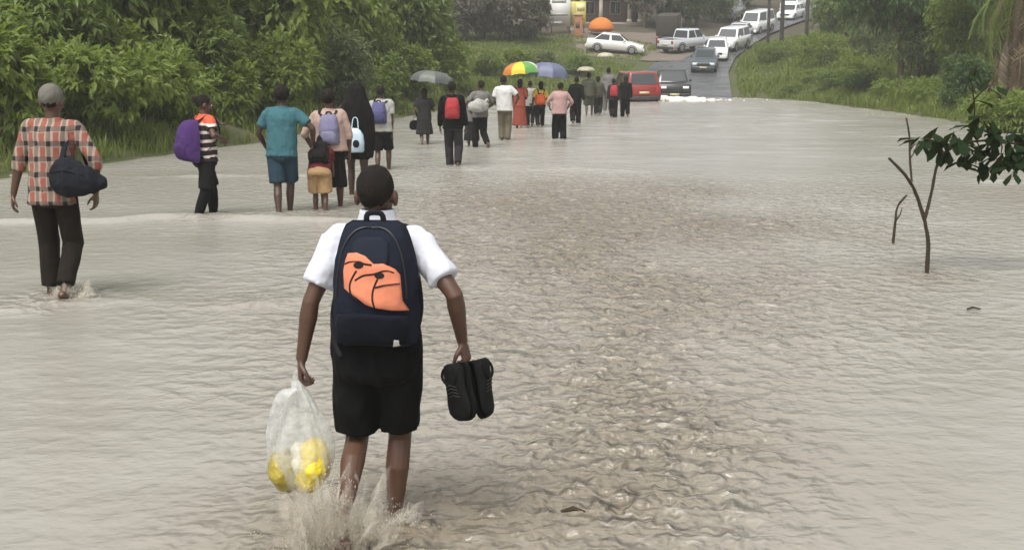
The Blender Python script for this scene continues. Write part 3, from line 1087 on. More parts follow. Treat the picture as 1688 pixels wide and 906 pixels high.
    def place(s, name, p, label, cat, group=None, rx=0.0):
        """a top-level thing carried by the person: its root at local point p, axes of the person"""
        o = empty(name, s.M @ Vector(p), s.yaw, rx)
        return tag(o, label, cat, group)


def pack_surface(w, h, d, p=2.6, top=.35):
    def D(x, z):
        """depth of the pack's outer face at x (-1..1), z (0..1)"""
        zz = max(0.0, 1 - abs(2 * z - 1) ** 3.2)
        xx = max(0.0, 1 - abs(x) ** p)
        return d * (xx ** .42) * (zz ** .40) * (1.0 - top * max(0, z - .35) ** 1.3)
    def Wd(z):
        return w * .5 * (1 - .30 * (max(0, z - .5) / .5) ** 1.7) * (max(0.0, 1 - abs(2 * z - 1) ** 6) ** .25 * .25 + .75)
    return D, Wd


def backpack(p, label, w, h, d, col, col2=None, base_t=.02, off=.135, strap_col=(.015, .015, .018), group='backpacks on the walkers', name='backpack', dx=0.0, pocket=True, voxel=0.0):
    k = p.k
    base = p.pel + p.up * base_t * k - p.fw * off * k * p.g + Vector((dx * k, 0, 0))
    root = p.place(name, base, label, 'backpack', group)
    root.rotation_euler = (-math.acos(max(-1, min(1, p.up.z))) if p.up.y > 0 else 0, 0, p.yaw)
    D, Wd = pack_surface(w, h, d)
    NX, NZ = 26, 30
    V, F = [], []
    for side in (0, 1):
        for j in range(NZ + 1):
            z = j / NZ
            for i in range(NX + 1):
                x = -1 + 2 * i / NX
                y = -D(x, z) if side == 0 else .02 * (1 - x * x) * (1 - (2 * z - 1) ** 4)
                V.append((x * Wd(z), y, z * h))
    n = (NX + 1) * (NZ + 1)
    for j in range(NZ):
        for i in range(NX):
            a = j * (NX + 1) + i
            F.append((a, a + 1, a + NX + 2, a + NX + 1))
            F.append((n + a, n + a + NX + 1, n + a + NX + 2, n + a + 1))
    mb = MB(); mb.add(V, F)
    m1 = mat_cloth('pack cloth %.2f %.2f %.2f' % col, col)
    o = mb.build('pack_body', m1, root, wr=(.004, 9, (1, 1, 1)))
    if pocket:
        m2 = mat_cloth('pack pocket %.2f %.2f %.2f' % (col2 or col), col2 or col)
        patch(root, 'front_pocket', D, Wd, h, [(-.72, .06), (.72, .06), (.74, .36), (.5, .44), (-.5, .44), (-.74, .36)], .022, m2)
    ms = mat_cloth('strap %.2f' % strap_col[0], strap_col)
    Mi = Matrix.Rotation(root.rotation_euler[0], 4, 'X').inverted()
    for sg in (-1, 1):
        sh = (p.shL if sg < 0 else p.shR)
        sx = sg * .105 * k * p.shw
        pts = [base + p.up * (h * .93) - p.fw * .015 + Vector((sg * w * .2, 0, 0)),
               Vector((sx, 0, 0)) + p.pel + p.up * .475 * k - p.fw * .075 * k,
               Vector((sx, 0, 0)) + p.pel + p.up * .515 * k + p.fw * .005 * k,
               Vector((sx * 1.1, 0, 0)) + p.pel + p.up * .45 * k + p.fw * .115 * k,
               Vector((sx * 1.35, 0, 0)) + p.pel + p.up * .27 * k + p.fw * .145 * k,
               Vector((sg * .172 * k * p.g, 0, 0)) + p.pel + p.up * .15 * k + p.fw * .05 * k,
               base + p.up * (h * .10) + Vector((sg * w * .42, 0, 0)) - p.fw * .01]
        pts = [Mi @ (q - base) for q in pts]
        pts = spline(pts, 5)
        m3 = MB(); m3.tube(pts, [(.026 * k, .006 * k)] * len(pts), 8, Vector((1, 0, .15)))
        m3.build('strap', ms, root)
    m3 = MB()
    hp = [Vector((-.035, -.01, h * .96)), Vector((-.028, -.02, h * 1.05)), Vector((.028, -.02, h * 1.05)), Vector((.035, -.01, h * .96))]
    m3.tube(spline(hp, 4), [(.012, .004)] * (len(spline(hp, 4))), 8); m3.build('carry_handle', ms, root)
    return root, D, Wd


def spline(pts, k=5):
    pts = [Vector(p) for p in pts]
    out = []
    for i in range(len(pts) - 1):
        p0, p1, p2, p3 = pts[max(i - 1, 0)], pts[i], pts[i + 1], pts[min(i + 2, len(pts) - 1)]
        for j in range(k):
            t = j / k
            out.append(.5 * ((2 * p1) + (p2 - p0) * t + (2 * p0 - 5 * p1 + 4 * p2 - p3) * t * t + (3 * p1 - p0 - 3 * p2 + p3) * t ** 3))
    out.append(pts[-1])
    return out


def inside(poly, x, z):
    c = False
    for i in range(len(poly)):
        (x1, z1), (x2, z2) = poly[i], poly[i - 1]
        if (z1 > z) != (z2 > z) and x < (x2 - x1) * (z - z1) / (z2 - z1) + x1:
            c = not c
    return c


def patch(parent, name, D, Wd, h, poly, lift, mat, res=.03, bev=True):
    """a raised panel on the pack's face; poly in (x -1..1, z 0..1) face units"""
    # resample the outline, fill it with a triangulated fan-free grid through bmesh
    out = []
    n = len(poly)
    for i in range(n):
        a, b = Vector(poly[i]), Vector(poly[(i + 1) % n])
        m = max(1, int((b - a).length / .08))
        out += [a.lerp(b, j / m) for j in range(m)]
    c = sum(out, Vector((0, 0))) / len(out)
    V, F = [], []
    m = len(out)
    lv = [(1.0, -.004), (1.0, lift * .6), (.955, lift), (.75, lift), (.5, lift), (.25, lift)]
    for s_, l_ in lv:
        for q in out:
            r = c + (q - c) * s_
            V.append((r.x * Wd(r.y), -(D(r.x, r.y) + l_), r.y * h))
    V.append((c.x * Wd(c.y), -(D(c.x, c.y) + lift), c.y * h))
    for i in range(len(lv) - 1):
        for j in range(m):
            a, b = i * m + j, i * m + (j + 1) % m
            F.append((a, b, b + m, a + m))
    for j in range(m):
        F.append(((len(lv) - 1) * m + j, (len(lv) - 1) * m + (j + 1) % m, len(V) - 1))
    mb = MB(); mb.add(V, F)
    return mb.build(name, mat, parent)


def surf_line(parent, name, D, Wd, h, pts, r, lift, mat):
    pts = spline([Vector((x, z, 0)) for x, z in pts], 5)
    P = [Vector((q.x * Wd(q.y), -(D(q.x, q.y) + lift), q.y * h)) for q in pts]
    mb = MB(); mb.tube(P, [(r, r * .5)] * len(P), 6, Vector((1, 0, 0)))
    return mb.build(name, mat, parent)


# ---- the schoolboy in front
WHITE = mat_cloth('white school shirt', (.62, .63, .69), .07)
BLACKC = mat_cloth('black cloth', (.0065, .0065, .007), .3)
CHAR = mat_cloth('charcoal cloth', (.011, .010, .010), .3)
NAVY = (.012, .015, .025)
def locf(u, v, yaw, wade):
    B = ground(u, v)
    Mi = (Matrix.Translation((B.x, B.y, -wade)) @ Matrix.Rotation(R(yaw), 4, 'Z')).inverted()
    return lambda pu, pv, dy=0.0: Mi @ at(pu, pv, B.y + dy)


q = locf(627, 868, -5, .12)
boy = Person('schoolboy in white short sleeved shirt and black shorts wading away in front', 627, 868, top=276, yaw=-5, lean=2, wade=.12,
             roll=1.0, feet=((-.095, -.28, .28), (.045, .07, .08)), wr=(q(497, 592, -.02), q(762, 562, .0)), voxel=.0055, hair='short', curl=.95, shw=.98, girth=.98,
             poles={'armL': (-.6, -1, 0), 'armR': (.7, -1, 0)}, head=(-4, -4), group=None,
             hdir={'L': (Vector((-.05, 0, -1)), Vector((1, .25, 0))), 'R': (Vector((.25, 0, -1)), Vector((-1, .3, 0)))})
boy.shirt(WHITE, hem=.10, sleeve=.36, ease=.018, flare=-.01, wr=(.005, 7, (1.3, 1.3, .5)))
boy.pants(BLACKC, f=.43, r0=.108, r1=.094, ease=.030, waist=.17, tuck=True, wr=(.009, 7, (1.5, 1.5, .4)))
# turned-down collar
mb = MB()
rs = []
for t, e in ((.49, .040), (.52, .030), (.565, .016), (.582, .014), (.582, .006), (.54, .004)):
    rs += boy.rings([(t, .062 if t > .49 else .075, .064 if t > .49 else .07)], e)
mb.rings(rs, False)
mb.build('collar', WHITE, boy.root)

zb, zt = q(620, 574, -.15).z, q(620, 366, -.15).z
PH = zt - zb
bp, D, Wd = backpack(boy, 'navy backpack with coral orange emblem on the schoolboy', .36, PH, .15, NAVY, (.010, .012, .019),
                     base_t=(zb - boy.pel.z) / boy.k, off=.135, group=None, dx=.028, pocket=False)
ORANGE = mat_cloth('coral orange print', (.68, .23, .13), .12)
cv = lambda pts: [((560 + a / 3.4875 - 620) / 70 * 1.02, (572 - (340 + b / 3.4875)) / 218) for a, b in pts]
LOWP = mat_cloth('pack pocket navy', (.007, .009, .015))
patch(bp, 'front_pocket', D, Wd, PH, [(-.80, .05), (.80, .05), (.84, .20), (.82, .285), (.3, .30), (-.3, .31), (-.78, .285), (-.84, .20)], .024, LOWP)
patch(bp, 'top_pocket', D, Wd, PH, [(-.42, .66), (.42, .62), (.48, .84), (.30, .885), (-.30, .885), (-.48, .84)], .010, mat_cloth('pack navy light', (.016, .020, .031)))
patch(bp, 'orange_emblem', D, Wd, PH, cv([(75, 230), (130, 222), (185, 240), (235, 285), (290, 283), (350, 318), (372, 350), (375, 420), (382, 500), (412, 562), (330, 555), (240, 540),
                                         (190, 520), (140, 480), (105, 460), (70, 430), (60, 330), (65, 270)]), .016, ORANGE)
DARKL = mat_cloth('emblem line', (.02, .016, .018))
for ln in ([(68, 290), (100, 275), (150, 272), (185, 285), (225, 290)], [(140, 325), (108, 395), (112, 460), (150, 492)], [(135, 380), (180, 352), (240, 342), (300, 322), (345, 335)],
           [(258, 370), (235, 430), (230, 490), (242, 538)], [(245, 420), (300, 405), (372, 398)]):
    surf_line(bp, 'emblem_line', D, Wd, PH, cv(ln), .0038, .017, DARKL)
for cx, cy, rx_, ry_ in ((150, 292, 30, 20), (268, 350, 28, 18)):
    patch(bp, 'emblem_dot', D, Wd, PH, cv([(cx + rx_ * math.cos(a), cy + ry_ * math.sin(a)) for a in [6.283 * i / 14 for i in range(14)]]), .0185, DARKL)
surf_line(bp, 'zip', D, Wd, PH, [(-.80, .42), (-.74, .78), (-.5, .93), (0, .955), (.5, .93), (.74, .78), (.80, .42)], .004, .004, mat_basic('zip', (.01, .01, .012), .4, .1))
patch(bp, 'white_tag', D, Wd, PH, [(.50, .035), (.66, .045), (.64, .095), (.54, .10)], .028, mat_basic('tag white', (.6, .58, .55), .6, .1))
mb = MB()
mb.tube(spline([Vector((-.155, -.01, .26)), Vector((-.19, .03, .14)), Vector((-.185, .02, .02)), Vector((-.15, -.02, -.04))], 5), [(.012, .004)] * 16, 6)
mb.build('side_strap', mat_cloth('strap 0.02', (.015, .015, .018)), bp)


# ---- plastic carrier bag and what is in it
def bag_pt(u, v, dy=0.0): return at(u, v, BAGY + dy)
hw = boy.M @ boy.arm['L'][2]
BAGY = hw.y - .01
t = NT('thin white plastic')
v = t.coord('Object')
wv = t.noise(v, 16, 4, .6)
n1 = t.bump(wv, .9, .02)
p = t.pbr((.82, .83, .82), .28, n1)
trl = t.n('ShaderNodeBsdfTranslucent'); trl.inputs[0].default_value = (.85, .86, .85, 1)
m1 = t.n('ShaderNodeMixShader'); m1.inputs[0].default_value = .4; t.l(p, m1.inputs[1]); t.l(trl.outputs[0], m1.inputs[2])
tp = t.n('ShaderNodeBsdfTransparent'); tp.inputs[0].default_value = (.96, .96, .95, 1)
m2 = t.n('ShaderNodeMixShader'); t.l(t.ramp(wv, [(.3, .40), (.65, .75)]), m2.inputs[0]); t.l(m1.outputs[0], m2.inputs[1]); t.l(tp.outputs[0], m2.inputs[2])
PLASTIC = t.done(m2.outputs[0])
base = bag_pt(493, 806)
bag = tag(empty('carrier_bag', base), 'thin white plastic carrier bag with yellow contents hanging from the schoolboy', 'bag')
prof = [(806, 491, 8), (803, 491, 26), (795, 492, 40), (780, 495, 50), (755, 497, 53), (730, 497, 51), (705, 496, 44), (685, 495, 35), (665, 494, 25), (650, 493, 17), (638, 491, 11), (628, 490, 8)]
pxm = BAGY / FPX
rings_ = []
for py, pu, hw_ in prof:
    c = bag_pt(pu, py) - base
    c.y *= 0
    n = 64
    ring = []
    for j in range(n):
        a = 2 * math.pi * j / n
        fold = 1 + (.10 * math.sin(7 * a + 1.3 + py * .02) + .08 * math.sin(13 * a - py * .03)) * min(1, max(0, (790 - py) / 90)) * (1 if py > 640 else .5)
        ring.append(c + Vector((hw_ * pxm * 1.02 * math.cos(a) * fold, hw_ * pxm * .72 * math.sin(a) * fold, 0)))
    rings_.append(ring)
mb = MB(); mb.rings(rings_, True)
mb.build('bag_body', PLASTIC, bag, wr=(.006, 24))
mb = MB()
ear = [bag_pt(u_, v_, dy) - base for u_, v_, dy in ((489, 640, -.05), (468, 652, -.07), (455, 680, -.07), (447, 712, -.06), (450, 735, -.05), (465, 742, -.04))]
mb.tube(spline(ear, 5), [(.030 - .0006 * i, .006) for i in range(26)], 10, Vector((1, 0, .3)))
mb.build('bag_handle', PLASTIC, bag, wr=(.003, 30))
mb = MB()
ear = [bag_pt(u_, v_) - base for u_, v_ in ((493, 646), (500, 630), (492, 612), (486, 625), (490, 645))]
mb.tube(spline(ear, 5), [(.012, .005)] * 21, 8)
mb.build('bag_handle', PLASTIC, bag)
for nm, lab, cat, pts, rr, col in (
        ('food_packet', 'bright yellow packet on the right inside the plastic bag', 'packet', [(518, 738), (518, 766), (505, 794)], [(.055, .07), (.070, .10), (.060, .075)], (.75, .58, .03)),
        ('food_packet', 'olive green packet on the left inside the plastic bag', 'packet', [(464, 752), (468, 774), (478, 795)], [(.050, .07), (.066, .10), (.052, .07)], (.34, .27, .04)),
        ('paper_wrap', 'creased white wrapping in the middle of the plastic bag', 'wrapping', [(492, 738), (494, 762), (497, 784)], [(.030, .05), (.036, .075), (.028, .05)], (.70, .68, .55))):
    b0 = bag_pt(*pts[-1])
    mb = MB(); mb.tube([bag_pt(*a) - b0 for a in pts], rr, 14, Vector((1, 0, 0)))
    o = mb.build(nm, mat_basic(lab[:18], col, .35, .25, 14, .5), None, .008, 2, wr=(.006, 20))
    o.location = b0
    tag(o, lab, cat, 'things in the plastic bag')

# ---- shoes in the right hand
SHOE = mat_basic('black shoe leather', (.005, .005, .005), .8, .3, 20, .3, Specular_IOR_Level=.2)
SOLE = mat_basic('black rubber sole', (.006, .006, .006), .9, .3, 20, .3, Specular_IOR_Level=.15)
LACE = mat_basic('black lace', (.02, .02, .02), .8, .1)
wrR = boy.M @ boy.arm['R'][2]
def shoe(label, heel_px, toe_px, dy, roll):
    a, b = at(*heel_px, wrR.y + dy), at(*toe_px, wrR.y + dy - .05)
    L = (b - a).length
    root = tag(empty('shoe', b), label, 'shoe', 'pair of shoes carried by the schoolboy')
    z = (a - b).normalized(); x = Vector((1, roll, 0)); x = (x - z * x.dot(z)).normalized(); y = z.cross(x)
    Mx = Matrix((x, y, z)).transposed()
    root.rotation_euler = (Mx @ Matrix.Rotation(R(roll * 500), 3, 'Z')).to_euler()
    w = L * .275
    mb = MB(); rs = []
    for q_, hw_, lo, hi in ((0.0, .25, .02, .10), (.03, .62, .0, .17), (.12, .92, -.0, .22), (.28, 1.0, 0, .26), (.45, .86, 0, .34), (.62, .72, 0, .46), (.85, .74, 0, .52), (.96, .62, 0, .54), (1.0, .35, .04, .50)):
        ring = []
        for j in range(18):
            an = 2 * math.pi * j / 18
            cx = hw_ * w * math.copysign(abs(math.cos(an)) ** .8, math.cos(an))
            cy = (lo + hi) / 2 * w * 2 + (hi - lo) / 2 * w * 2 * math.sin(an)
            ring.append(Vector((cx, cy, q_ * L)))
        rs.append(ring)
    mb.rings(rs); mb.build('upper', SHOE, root)
    mb = MB(); rs = []
    for q_, hw_ in ((-.015, .3), (.0, .55), (.06, .88), (.16, 1.04), (.3, 1.07), (.5, .86), (.7, .78), (.9, .80), (.98, .65), (1.01, .4)):
        rs.append([Vector((hw_ * w * cx, cy * w, q_ * L)) for cx, cy in ((-1, .02), (-1, -.22), (-.8, -.30), (.8, -.30), (1, -.22), (1, .02))])
    mb.rings(rs); mb.build('sole', SOLE, root, smooth=False)
    mb = MB()
    ring = [Vector((w * .58 * math.cos(t_), w * .95 + .06 * w * math.cos(t_ * 2), L * (.80 + .17 * math.sin(t_)))) for t_ in [6.283 * i / 20 for i in range(21)]]
    mb.tube(ring, [.006] * 21, 6); mb.build('collar', SOLE, root)
    mb = MB()
    for i in range(4):
        zz = L * (.42 + .06 * i)
        mb.tube([Vector((-w * .4, w * (.62 + .08 * i), zz)), Vector((0, w * (.74 + .09 * i), zz + .008)), Vector((w * .4, w * (.62 + .08 * i), zz))], [.003] * 3, 5)
    mb.build('lace', LACE, root)
shoe('black shoe hanging on the left of the pair in the hand', (756, 598), (764, 692), -.04, .25)
shoe('black shoe hanging on the right of the pair in the hand', (777, 595), (803, 686), .07, -.2)

# ---- splash at the schoolboy's legs
t = NT('churned muddy water')
v = t.coord('Object')
c = t.mix(t.noise(v, 14, 4), (.55, .49, .38), (.84, .81, .74))
pr = t.pbr(c, .15, t.bump(t.noise(v, 40, 3), .6, .01), IOR=1.33)
trl = t.n('ShaderNodeBsdfTranslucent'); t.l(c, trl.inputs[0])
m1 = t.n('ShaderNodeMixShader'); m1.inputs[0].default_value = .4; t.l(pr, m1.inputs[1]); t.l(trl.outputs[0], m1.inputs[2])
mp = t.n('ShaderNodeMapping'); mp.inputs['Scale'].default_value = (1, 1, .35); t.l(v, mp.inputs[0])
al = t.ramp(t.noise(mp.outputs[0], 34, 4, .65), [(.32, 0.0), (.54, 1.0)])
al = t.math('MULTIPLY', al, t.n('ShaderNodeAttribute', attribute_name='film').outputs['Fac'])
mx = t.n('ShaderNodeMixShader'); t.l(al, mx.inputs[0])
tp = t.n('ShaderNodeBsdfTransparent')
t.l(tp.outputs[0], mx.inputs[1]); t.l(m1.outputs[0], mx.inputs[2])
SPLASH = t.done(mx.outputs[0])
FOAM = mat_basic('foam', (.72, .69, .62), .5, .15, 6, .5)


def splash(label, P, n, spread, height, seed, bias=(0, 0), drops=60, rr=1.0):
    """n torn films of water flung up and outward, with fine drops"""
    rd = random.Random(seed)
    V, F, A = [], [], []
    NA, NZ = 26, 14
    for i in range(n):
        a0 = rd.uniform(0, 6.283); wd_ = rd.uniform(.5, 1.6)
        r0 = spread * rd.uniform(.10, .45); fl = spread * rd.uniform(.15, .75)
        h0 = height * rd.uniform(.3, 1.0) ** 1.2
        ox, oy, sd = bias[0] + rd.gauss(0, spread * .16), bias[1] + rd.gauss(0, spread * .13), rd.uniform(0, 99)
        b = len(V)
        for j in range(NZ + 1):
            q_ = j / NZ
            for k_ in range(NA + 1):
                s_ = k_ / NA
                a = a0 + wd_ * (s_ - .5) * (1 + .3 * q_)
                hh = h0 * (.45 + .55 * math.sin(math.pi * s_)) * (.75 + .35 * float(vnoise(a * 5 + sd, sd)))
                r_ = r0 + fl * q_ ** 1.3 + .014 * rr * float(vnoise(a * 9, q_ * 7 + sd, sd))
                V.append((ox + r_ * math.cos(a), oy + r_ * math.sin(a) * .8, -.012 + hh * (1.6 * q_ - .6 * q_ * q_)))
                A.append((1 - q_) ** .7 * math.sin(math.pi * min(1, max(0, s_))) ** .5)
        for j in range(NZ):
            for k_ in range(NA):
                a = b + j * (NA + 1) + k_
                F.append((a, a + 1, a + NA + 2, a + NA + 1))
    mb = MB(); mb.add(V, F)
    for i in range(drops):
        a = rd.uniform(0, 6.283); s_ = spread * abs(rd.gauss(0, .7))
        z = height * min(1.0, abs(rd.gauss(0, .5))) * max(.15, 1 - s_ / spread * .5)
        r_ = rr * rd.uniform(.0008, .0026)
        mb.ell((math.cos(a) * s_ + bias[0], math.sin(a) * s_ * .7 + bias[1], z), (r_, r_, r_ * rd.uniform(1, 3.5)), 6, 4)
    A += [.8] * (len(mb.v) - len(A))
    me = mb.mesh('splash', SPLASH)
    me.polygons.foreach_set('use_smooth', [True] * len(me.polygons))
    at_ = me.attributes.new('film', 'FLOAT', 'POINT'); at_.data.foreach_set('value', A)
    o = link(bpy.data.objects.new('splash', me)); o.location = P
    return tag(o, label, 'splash', kind='stuff')


Lf = boy.M @ boy.leg['L'][2]; Rf = boy.M @ boy.leg['R'][2]
splash('muddy splash thrown up by the left leg of the schoolboy', (Lf.x - .02, Lf.y + .0, 0), 110, .21, .38, 3, (-.03, .0), 2000)
splash('small ring of splashed water at the right ankle of the schoolboy', (Rf.x, Rf.y, 0), 26, .13, .13, 5, (0, -.02), 500)

# ---- the other walkers
PINK = mat_cloth('dusty pink cloth', (.42, .27, .25)); TEAL = mat_cloth('teal cloth', (.05, .135, .155)); SLATE = mat_cloth('slate blue cloth', (.026, .05, .072))
TAN = mat_cloth('tan cloth', (.36, .23, .12)); MAROON = mat_cloth('maroon cloth', (.11, .02, .025)); BEIGE = mat_cloth('beige pink cloth', (.42, .30, .25))
BROWN = mat_cloth('dark brown cloth', (.016, .012, .009)); GREYC = mat_cloth('pale grey cloth', (.38, .37, .34)); GREY2 = mat_cloth('mid grey cloth', (.17, .16, .15))
KHAKI = mat_cloth('khaki cloth', (.15, .13, .09)); REDD = mat_cloth('rust red cloth', (.28, .07, .045)); YELL = mat_cloth('yellow cloth', (.60, .42, .08)); OLIVE = mat_cloth('olive cloth', (.07, .07, .05))
WHT = mat_cloth('white cloth', (.60, .59, .57), .08); DKGREY = mat_cloth('dark grey cloth', (.026, .025, .025))

# man in plaid
q = locf(98, 488, 0, .09)
man = Person('tall man in red and black plaid shirt, grey cap and dark trousers', 98, 488, top=143, wade=.09, yaw=0, lean=1, voxel=.008, hair='short',
             feet=((-.10, .10, .08), (.10, -.16, .14)), wr=(q(22, 322), q(158, 318)), poles={'armL': (-1, -.6, 0), 'armR': (1, -.6, 0)}, curl=.45, girth=.95, shw=1.02, utop=85, group='people wading along the flooded road')
man.shirt(mat_plaid('plaid cloth'), hem=-.14, sleeve=.62, ease=.022)
man.pants(BROWN, f=.92, r0=.098, r1=.072, name='trousers')
mb = MB(); H = man.hm(); k = man.k
mb.ell(H @ (Vector((0, -.012, .172)) * k), [.089 * k, .106 * k, .096 * k], 20, 12, H.to_3x3())
mb.tube([H @ (Vector((x_, .05 + .07 * (1 - (x_ / .08) ** 2), .150)) * k) for x_ in (-.075, -.04, 0, .04, .075)], [(.006 * k, .03 * k)] * 5, 8, Vector((0, 0, 1)))
mb.build('cap', mat_cloth('grey cap', (.16, .15, .13)), man.root, .010, 2, wr=(.002, 30))
splash('muddy splash round the trouser legs of the man in plaid', ground(108, 490), 26, .20, .20, 8, (.06, -.04), 400, 1.4)
# his shoulder bag
sb = man.local(128, 318, -.2)
bg = man.place('shoulder_bag', sb, 'black shoulder bag slung behind the man in plaid', 'bag')
NAVYB = mat_cloth('black bag cloth', (.014, .015, .020))
mb = MB(); mb.tube([Vector((-.17, 0, .14)), Vector((-.05, -.03, .13)), Vector((.10, -.02, .10)), Vector((.20, .02, .09))], [(.14, .07), (.17, .10), (.12, .09), (.07, .06)], 16, Vector((0, 0, 1)))
bag_b = mb.build('bag_body', NAVYB, bg, .012, 4, wr=(.010, 9))
mb = MB(); mb.tube([Vector((-.19, -.06, .18)), Vector((-.05, -.12, .20)), Vector((.10, -.10, .15))], [(.012, .006)] * 3, 6); mb.build('flap_seam', CHAR, bg)
mb = MB()
stp = [Vector((-.12, -.02, .26)), man.shR - sb + Vector((-.06, -.10, -.10)), man.shR - sb + Vector((-.07, 0, .085)), man.shR - sb + Vector((-.03, .13, -.05)), man.shR - sb + Vector((.03, .14, -.30)), Vector((.12, .14, .16)), Vector((.18, .04, .10))]
stp = spline(stp, 6)
mb.tube(stp, [(.024, .006)] * len(stp), 8, Vector((1, 0, 0))); mb.build('strap', NAVYB, bg)

# striped top with purple backpack
q = locf(342, 357, -52, .08)
g = Person('person in black and cream striped top with orange collar, hand at the face', 342, 357, top=158, wade=.08, yaw=-52, lean=2, fem=True, hair='bun', head=(-14, 2), voxel=.011,
           feet=((-.10, .13, .08), (.09, -.20, .09)), wr=((-.10, .26, 1.36), (.24, .16, 1.16)), poles={'armL': (-1, .2, -.6), 'armR': (1, -.5, -.6)}, utop=352)
g.shirt(mat_stripes('striped cloth'), hem=-.08, sleeve=.34)
g.pants(CHAR, f=.47, r0=.105, r1=.098, name='shorts')
mb = MB()
for nm in 'LR':
    mb.tube([g.legpt(nm, .45 + .55 * i / 5) for i in range(6)], [.070 * g.k, .070 * g.k, .072 * g.k, .068 * g.k, .054 * g.k, .048 * g.k], 12)
mb.build('leggings', BLACKC, g.root, .012, 2)
backpack(g, 'large purple backpack hanging low on the person in stripes', .40, .56, .24, (.065, .030, .12), (.055, .025, .10), base_t=-.10, off=.15)

# teal shirt
q = locf(468, 350, 0, .1)
g = Person('person in teal t-shirt and slate blue shorts with rounded dark hair', 468, 350, top=144, wade=.1, lean=5, hair='afro', voxel=.011, skin=SK2,
           feet=((-.02, -.22, .10), (.05, .14, .08)), wr=(q(440, 238, .2), q(516, 232, .15)), poles={'armL': (-1, -.7, 0), 'armR': (1, -.7, -.1)}, utop=460, girth=1.02)
g.shirt(TEAL, hem=-.10, sleeve=.34, ease=.024)
g.pants(SLATE, f=.46, r0=.104, r1=.098)

# child bending
g = Person('small child in tan shorts and maroon top leaning forward among the walkers', 528, 347, S=1.26, wade=.1, lean=38, hair='short', voxel=.012,
           feet=((-.10, .12, .08), (.11, -.12, .08)), wr=((-.18, .50, .75), (.20, .45, .72)), girth=1.12)
g.shirt(MAROON, hem=-.02, sleeve=.3)
g.pants(TAN, f=.42, r0=.125, r1=.120, ease=.03)
backpack(g, 'small black backpack on the child in tan shorts', .26, .34, .13, (.016, .014, .014), base_t=.08, off=.14)

# lavender backpack
q = locf(548, 341, 0, .1)
g = Person('person in loose beige pink blouse and dark skirt with arms held out', 548, 341, top=150, wade=.1, lean=3, hair='afro', voxel=.011, fem=True, girth=1.05,
           feet=((-.10, -.10, .08), (.09, .14, .08)), wr=(q(516, 240, .1), q(576, 245, .1)), poles={'armL': (-1, -.4, .2), 'armR': (1, -.4, .2)}, utop=541)
g.shirt(BEIGE, hem=-.04, sleeve=.62, ease=.034)
g.skirt(CHAR, .62, .155, .20)
backpack(g, 'lavender grey backpack with black trim over the beige pink blouse', .29, .44, .13, (.20, .19, .29), (.24, .23, .34), base_t=.03, off=.13)

# cloaked figure
q = locf(590, 322, 0, .1)
g = Person('figure wrapped in a long black hooded cloak', 590, 322, top=140, wade=.1, lean=2, hair='short', voxel=.012, skin=SK2, feet=((-.10, .10, .08), (.10, -.16, .09)), utop=582,
           wr=((-.24, .1, .85), (.22, .12, .9)))
mb = MB(); k = g.k; rs = []
hc = g.neck + g.up * .16 * k
for z_, rx_, ry_, cy_ in ((1.74, .03, .04, -.02), (1.725, .08, .09, -.02), (1.66, .125, .13, -.02), (1.55, .15, .15, -.03), (1.42, .20, .17, -.03), (1.28, .25, .18, -.02), (1.05, .26, .19, 0), (.85, .25, .19, 0), (.68, .23, .19, 0)):
    rs.append([Vector((rx_ * math.cos(a) * k, (cy_ + ry_ * math.sin(a)) * k, z_ * k)) for a in [6.283 * i / 24 for i in range(24)]])
mb.rings(rs)
mb.build('cloak', mat_cloth('black cloak', (.012, .011, .011), .4), g.root, .014, 3, wr=(.012, 6, (1.5, 1.5, .3)))
b0 = g.local(586, 251, -.28)
bg = g.place('carrier_bag', b0, 'pale blue carrier bag beside the black cloak', 'bag')
mb = MB(); rs = []
for z_, hw_ in ((0, .10), (.02, .13), (.15, .135), (.26, .12), (.33, .08), (.36, .03)):
    rs.append([Vector((hw_ * math.cos(a), hw_ * .45 * math.sin(a), z_)) for a in [6.283 * i / 20 for i in range(20)]])
mb.rings(rs); mb.build('bag_body', mat_basic('pale blue plastic', (.48, .60, .68), .4, .15, 10, .3), bg, wr=(.008, 12))
mb = MB(); mb.tube(spline([Vector((-.05, 0, .34)), Vector((-.03, .04, .50)), Vector((.03, .04, .50)), Vector((.05, 0, .34))], 5), [.008] * 16, 6); mb.build('bag_handle', mat_basic('pale blue plastic', (.5, .6, .7)), bg)
mb = MB(); mb.ell((.02, -.063, .13), (.05, .012, .06), 12, 8); mb.build('dark_print', NAVYB, bg)

# grey shirt, blue backpack
q = locf(632, 280, 0, .1)
g = Person('walker in pale grey t-shirt and dark shorts ahead of the schoolboy', 632, 280, top=142, wade=.1, lean=1, hair='short', voxel=.013, feet=((-.09, -.16, .10), (.09, .12, .08)), wr=(q(606, 215, .1), q(647, 225)), utop=624, skin=SK2)
g.shirt(GREYC, hem=-.08, sleeve=.36, ease=.022)
g.pants(CHAR, f=.46)
backpack(g, 'slate blue backpack on the walker in pale grey', .30, .42, .14, (.10, .10, .20), (.07, .07, .15), base_t=.06, off=.13, dx=-.05)


